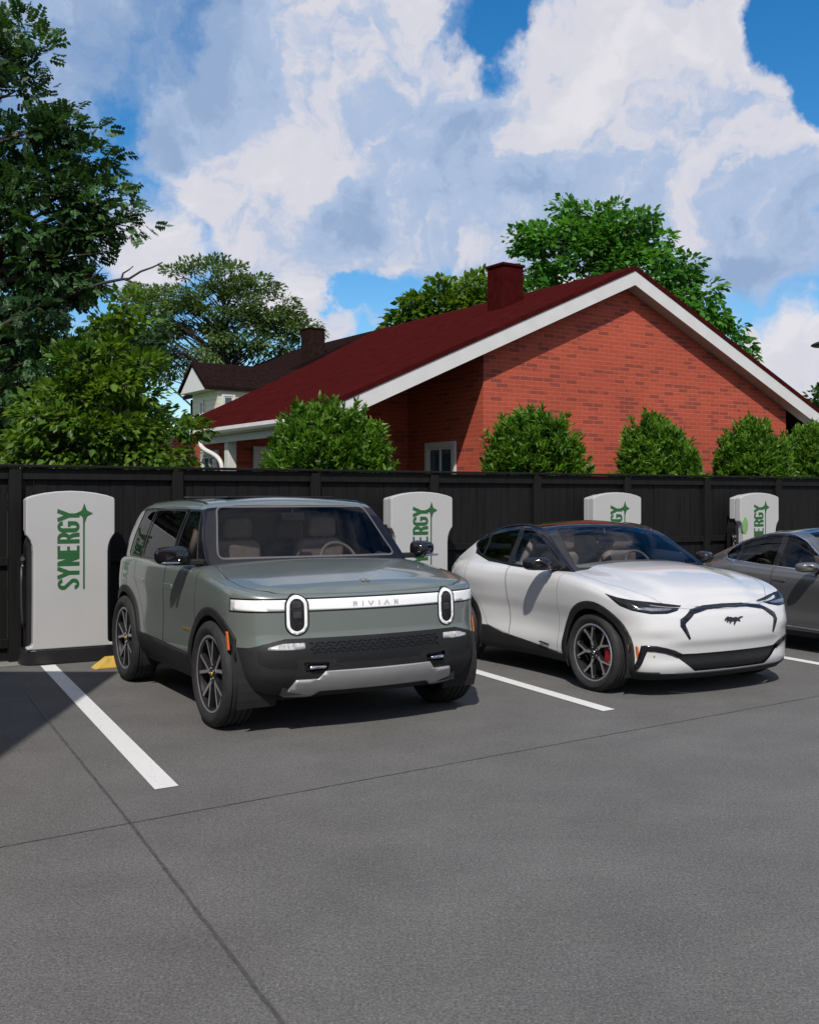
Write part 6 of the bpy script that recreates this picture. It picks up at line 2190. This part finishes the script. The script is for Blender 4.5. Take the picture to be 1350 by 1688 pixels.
    Rz = pchip([-2.72, -2.5, -2.2, -1.9, -1.6, -1.35, -1.15, -.95, -.7, -.42], [.955, 1.045, 1.19, 1.315, 1.39, 1.405, 1.38, 1.29, 1.12, .92])
    Bz = lambda y: min(ztop(y) - .03, Rz(y) - .004)
    wbf = pchip([-2.75, -2.4, -2.0, -1.3, -.6, -.42], [.70, .82, .89, .91, .88, .86])
    gh = greenhouse(ys, Rz, Bz, wbf, pchip([-2.75, -2.0, -1.3, -.42], [.66, .62, .56, .6]), pchip([-2.75, -2, -1.2, -.42], [.10, .12, .11, .03]), .05)
    gs = lambda c, n: abs(n.x) > .40
    out = [(-2.16, 1.045), (-2.08, 1.135), (-1.93, 1.22), (-1.72, 1.295), (-1.48, 1.332), (-1.25, 1.325), (-1.05, 1.262), (-.85, 1.13), (-.68, 1.00), (-.64, .945), (-1.0, .948), (-1.45, .968), (-1.85, .992), (-2.06, 1.008), (-2.15, 1.022)]
    outl = [tuple(p) for p in spline2(out, 60, close=True)]
    gh.cut('chrome', offset_poly(outl, .017), EY, gs)
    gh.cut('glass', outl, EY, gs)
    gh.cut('b_post', [(-1.40, .9), (-1.31, .9), (-1.30, 1.4), (-1.37, 1.4)], EY, gs, ('glass',))
    gh.cut('b_post', [(-1.97, .9), (-1.94, .9), (-1.90, 1.4), (-1.935, 1.4)], EY, gs, ('glass',))
    fs = lambda c, n: n.y > .2 and c.y > -1.4
    gh.cut('windscreen', rounded([(-.74, .97), (.74, .97), (.55, 1.36), (-.55, 1.36)], .05), EX, fs, ('body',))
    gh.cut('rear_glass', rounded([(-.60, 1.04), (.60, 1.04), (.45, 1.35), (-.45, 1.35)], .05), EX, lambda c, n: n.y < -.2, ('body',))
    gh.cut('roof_glass', rounded([(-.5, -1.95), (.5, -1.95), (.5, -1.2), (-.5, -1.2)], .05), 'top', lambda c, n: n.z > .7, ('body',))
    gh.extract(['body', 'b_post'], 'roof', [P_GREY, K_GLOSS], t)
    gh.pieces('chrome', 'window_trim', K_CHROME, t, thick=.005)
    for s in (1, -1):
        gh.split_loose('glass', lambda c, s=s: ('g%d%d' % (s, (c.y > -1.36) + (c.y > -1.94))) if c.x * s > 0 else None)
        for k in range(3):
            gh.extract(['g%d%d' % (s, k)], 'side_window', K_GLASSD, t)
    gh.extract(['windscreen'], 'windscreen', K_GLASS, t)
    gh.extract(['rear_glass'], 'rear_window', K_GLASSD, t)
    gh.extract(['roof_glass'], 'roof_glass', K_GLOSS, t)
    tub = MB(); tub.box((0, -1.4, .5), (1.5, 1.8, .04)); tub.box((0, -.8, .86), (1.5, .3, .14)); tub.build('dashboard', K_CABIN, t, bevel=.03)
    seats(t, -1.30, .54, .40, .48, .56); seats(t, -1.92, .54, .42, .55, .48)
    steering(t, (-.40, -.95, .95), .17)
    for s in (1, -1):
        mirror(t, s, (s * .90, -.72, .925), (.22, .14, .12), P_GREY, K_GLOSS, sig=False)
    MB().box((0, -1.1, .26), (1.4, 2.9, .12)).box((0, -1.15, .38), (1.80, 1.30, .26)).build('underbody', K_UNDER, t)
    liner(t, YF, WR, .41, .72, .97); liner(t, YR, WR, .41, .72, .97)
    for y in (YF, YR):
        for s in (1, -1):
            make_wheel(t, s * .90, y, WR, TW, RIM, 'v', sgn=s)
    return t
make_sedan()
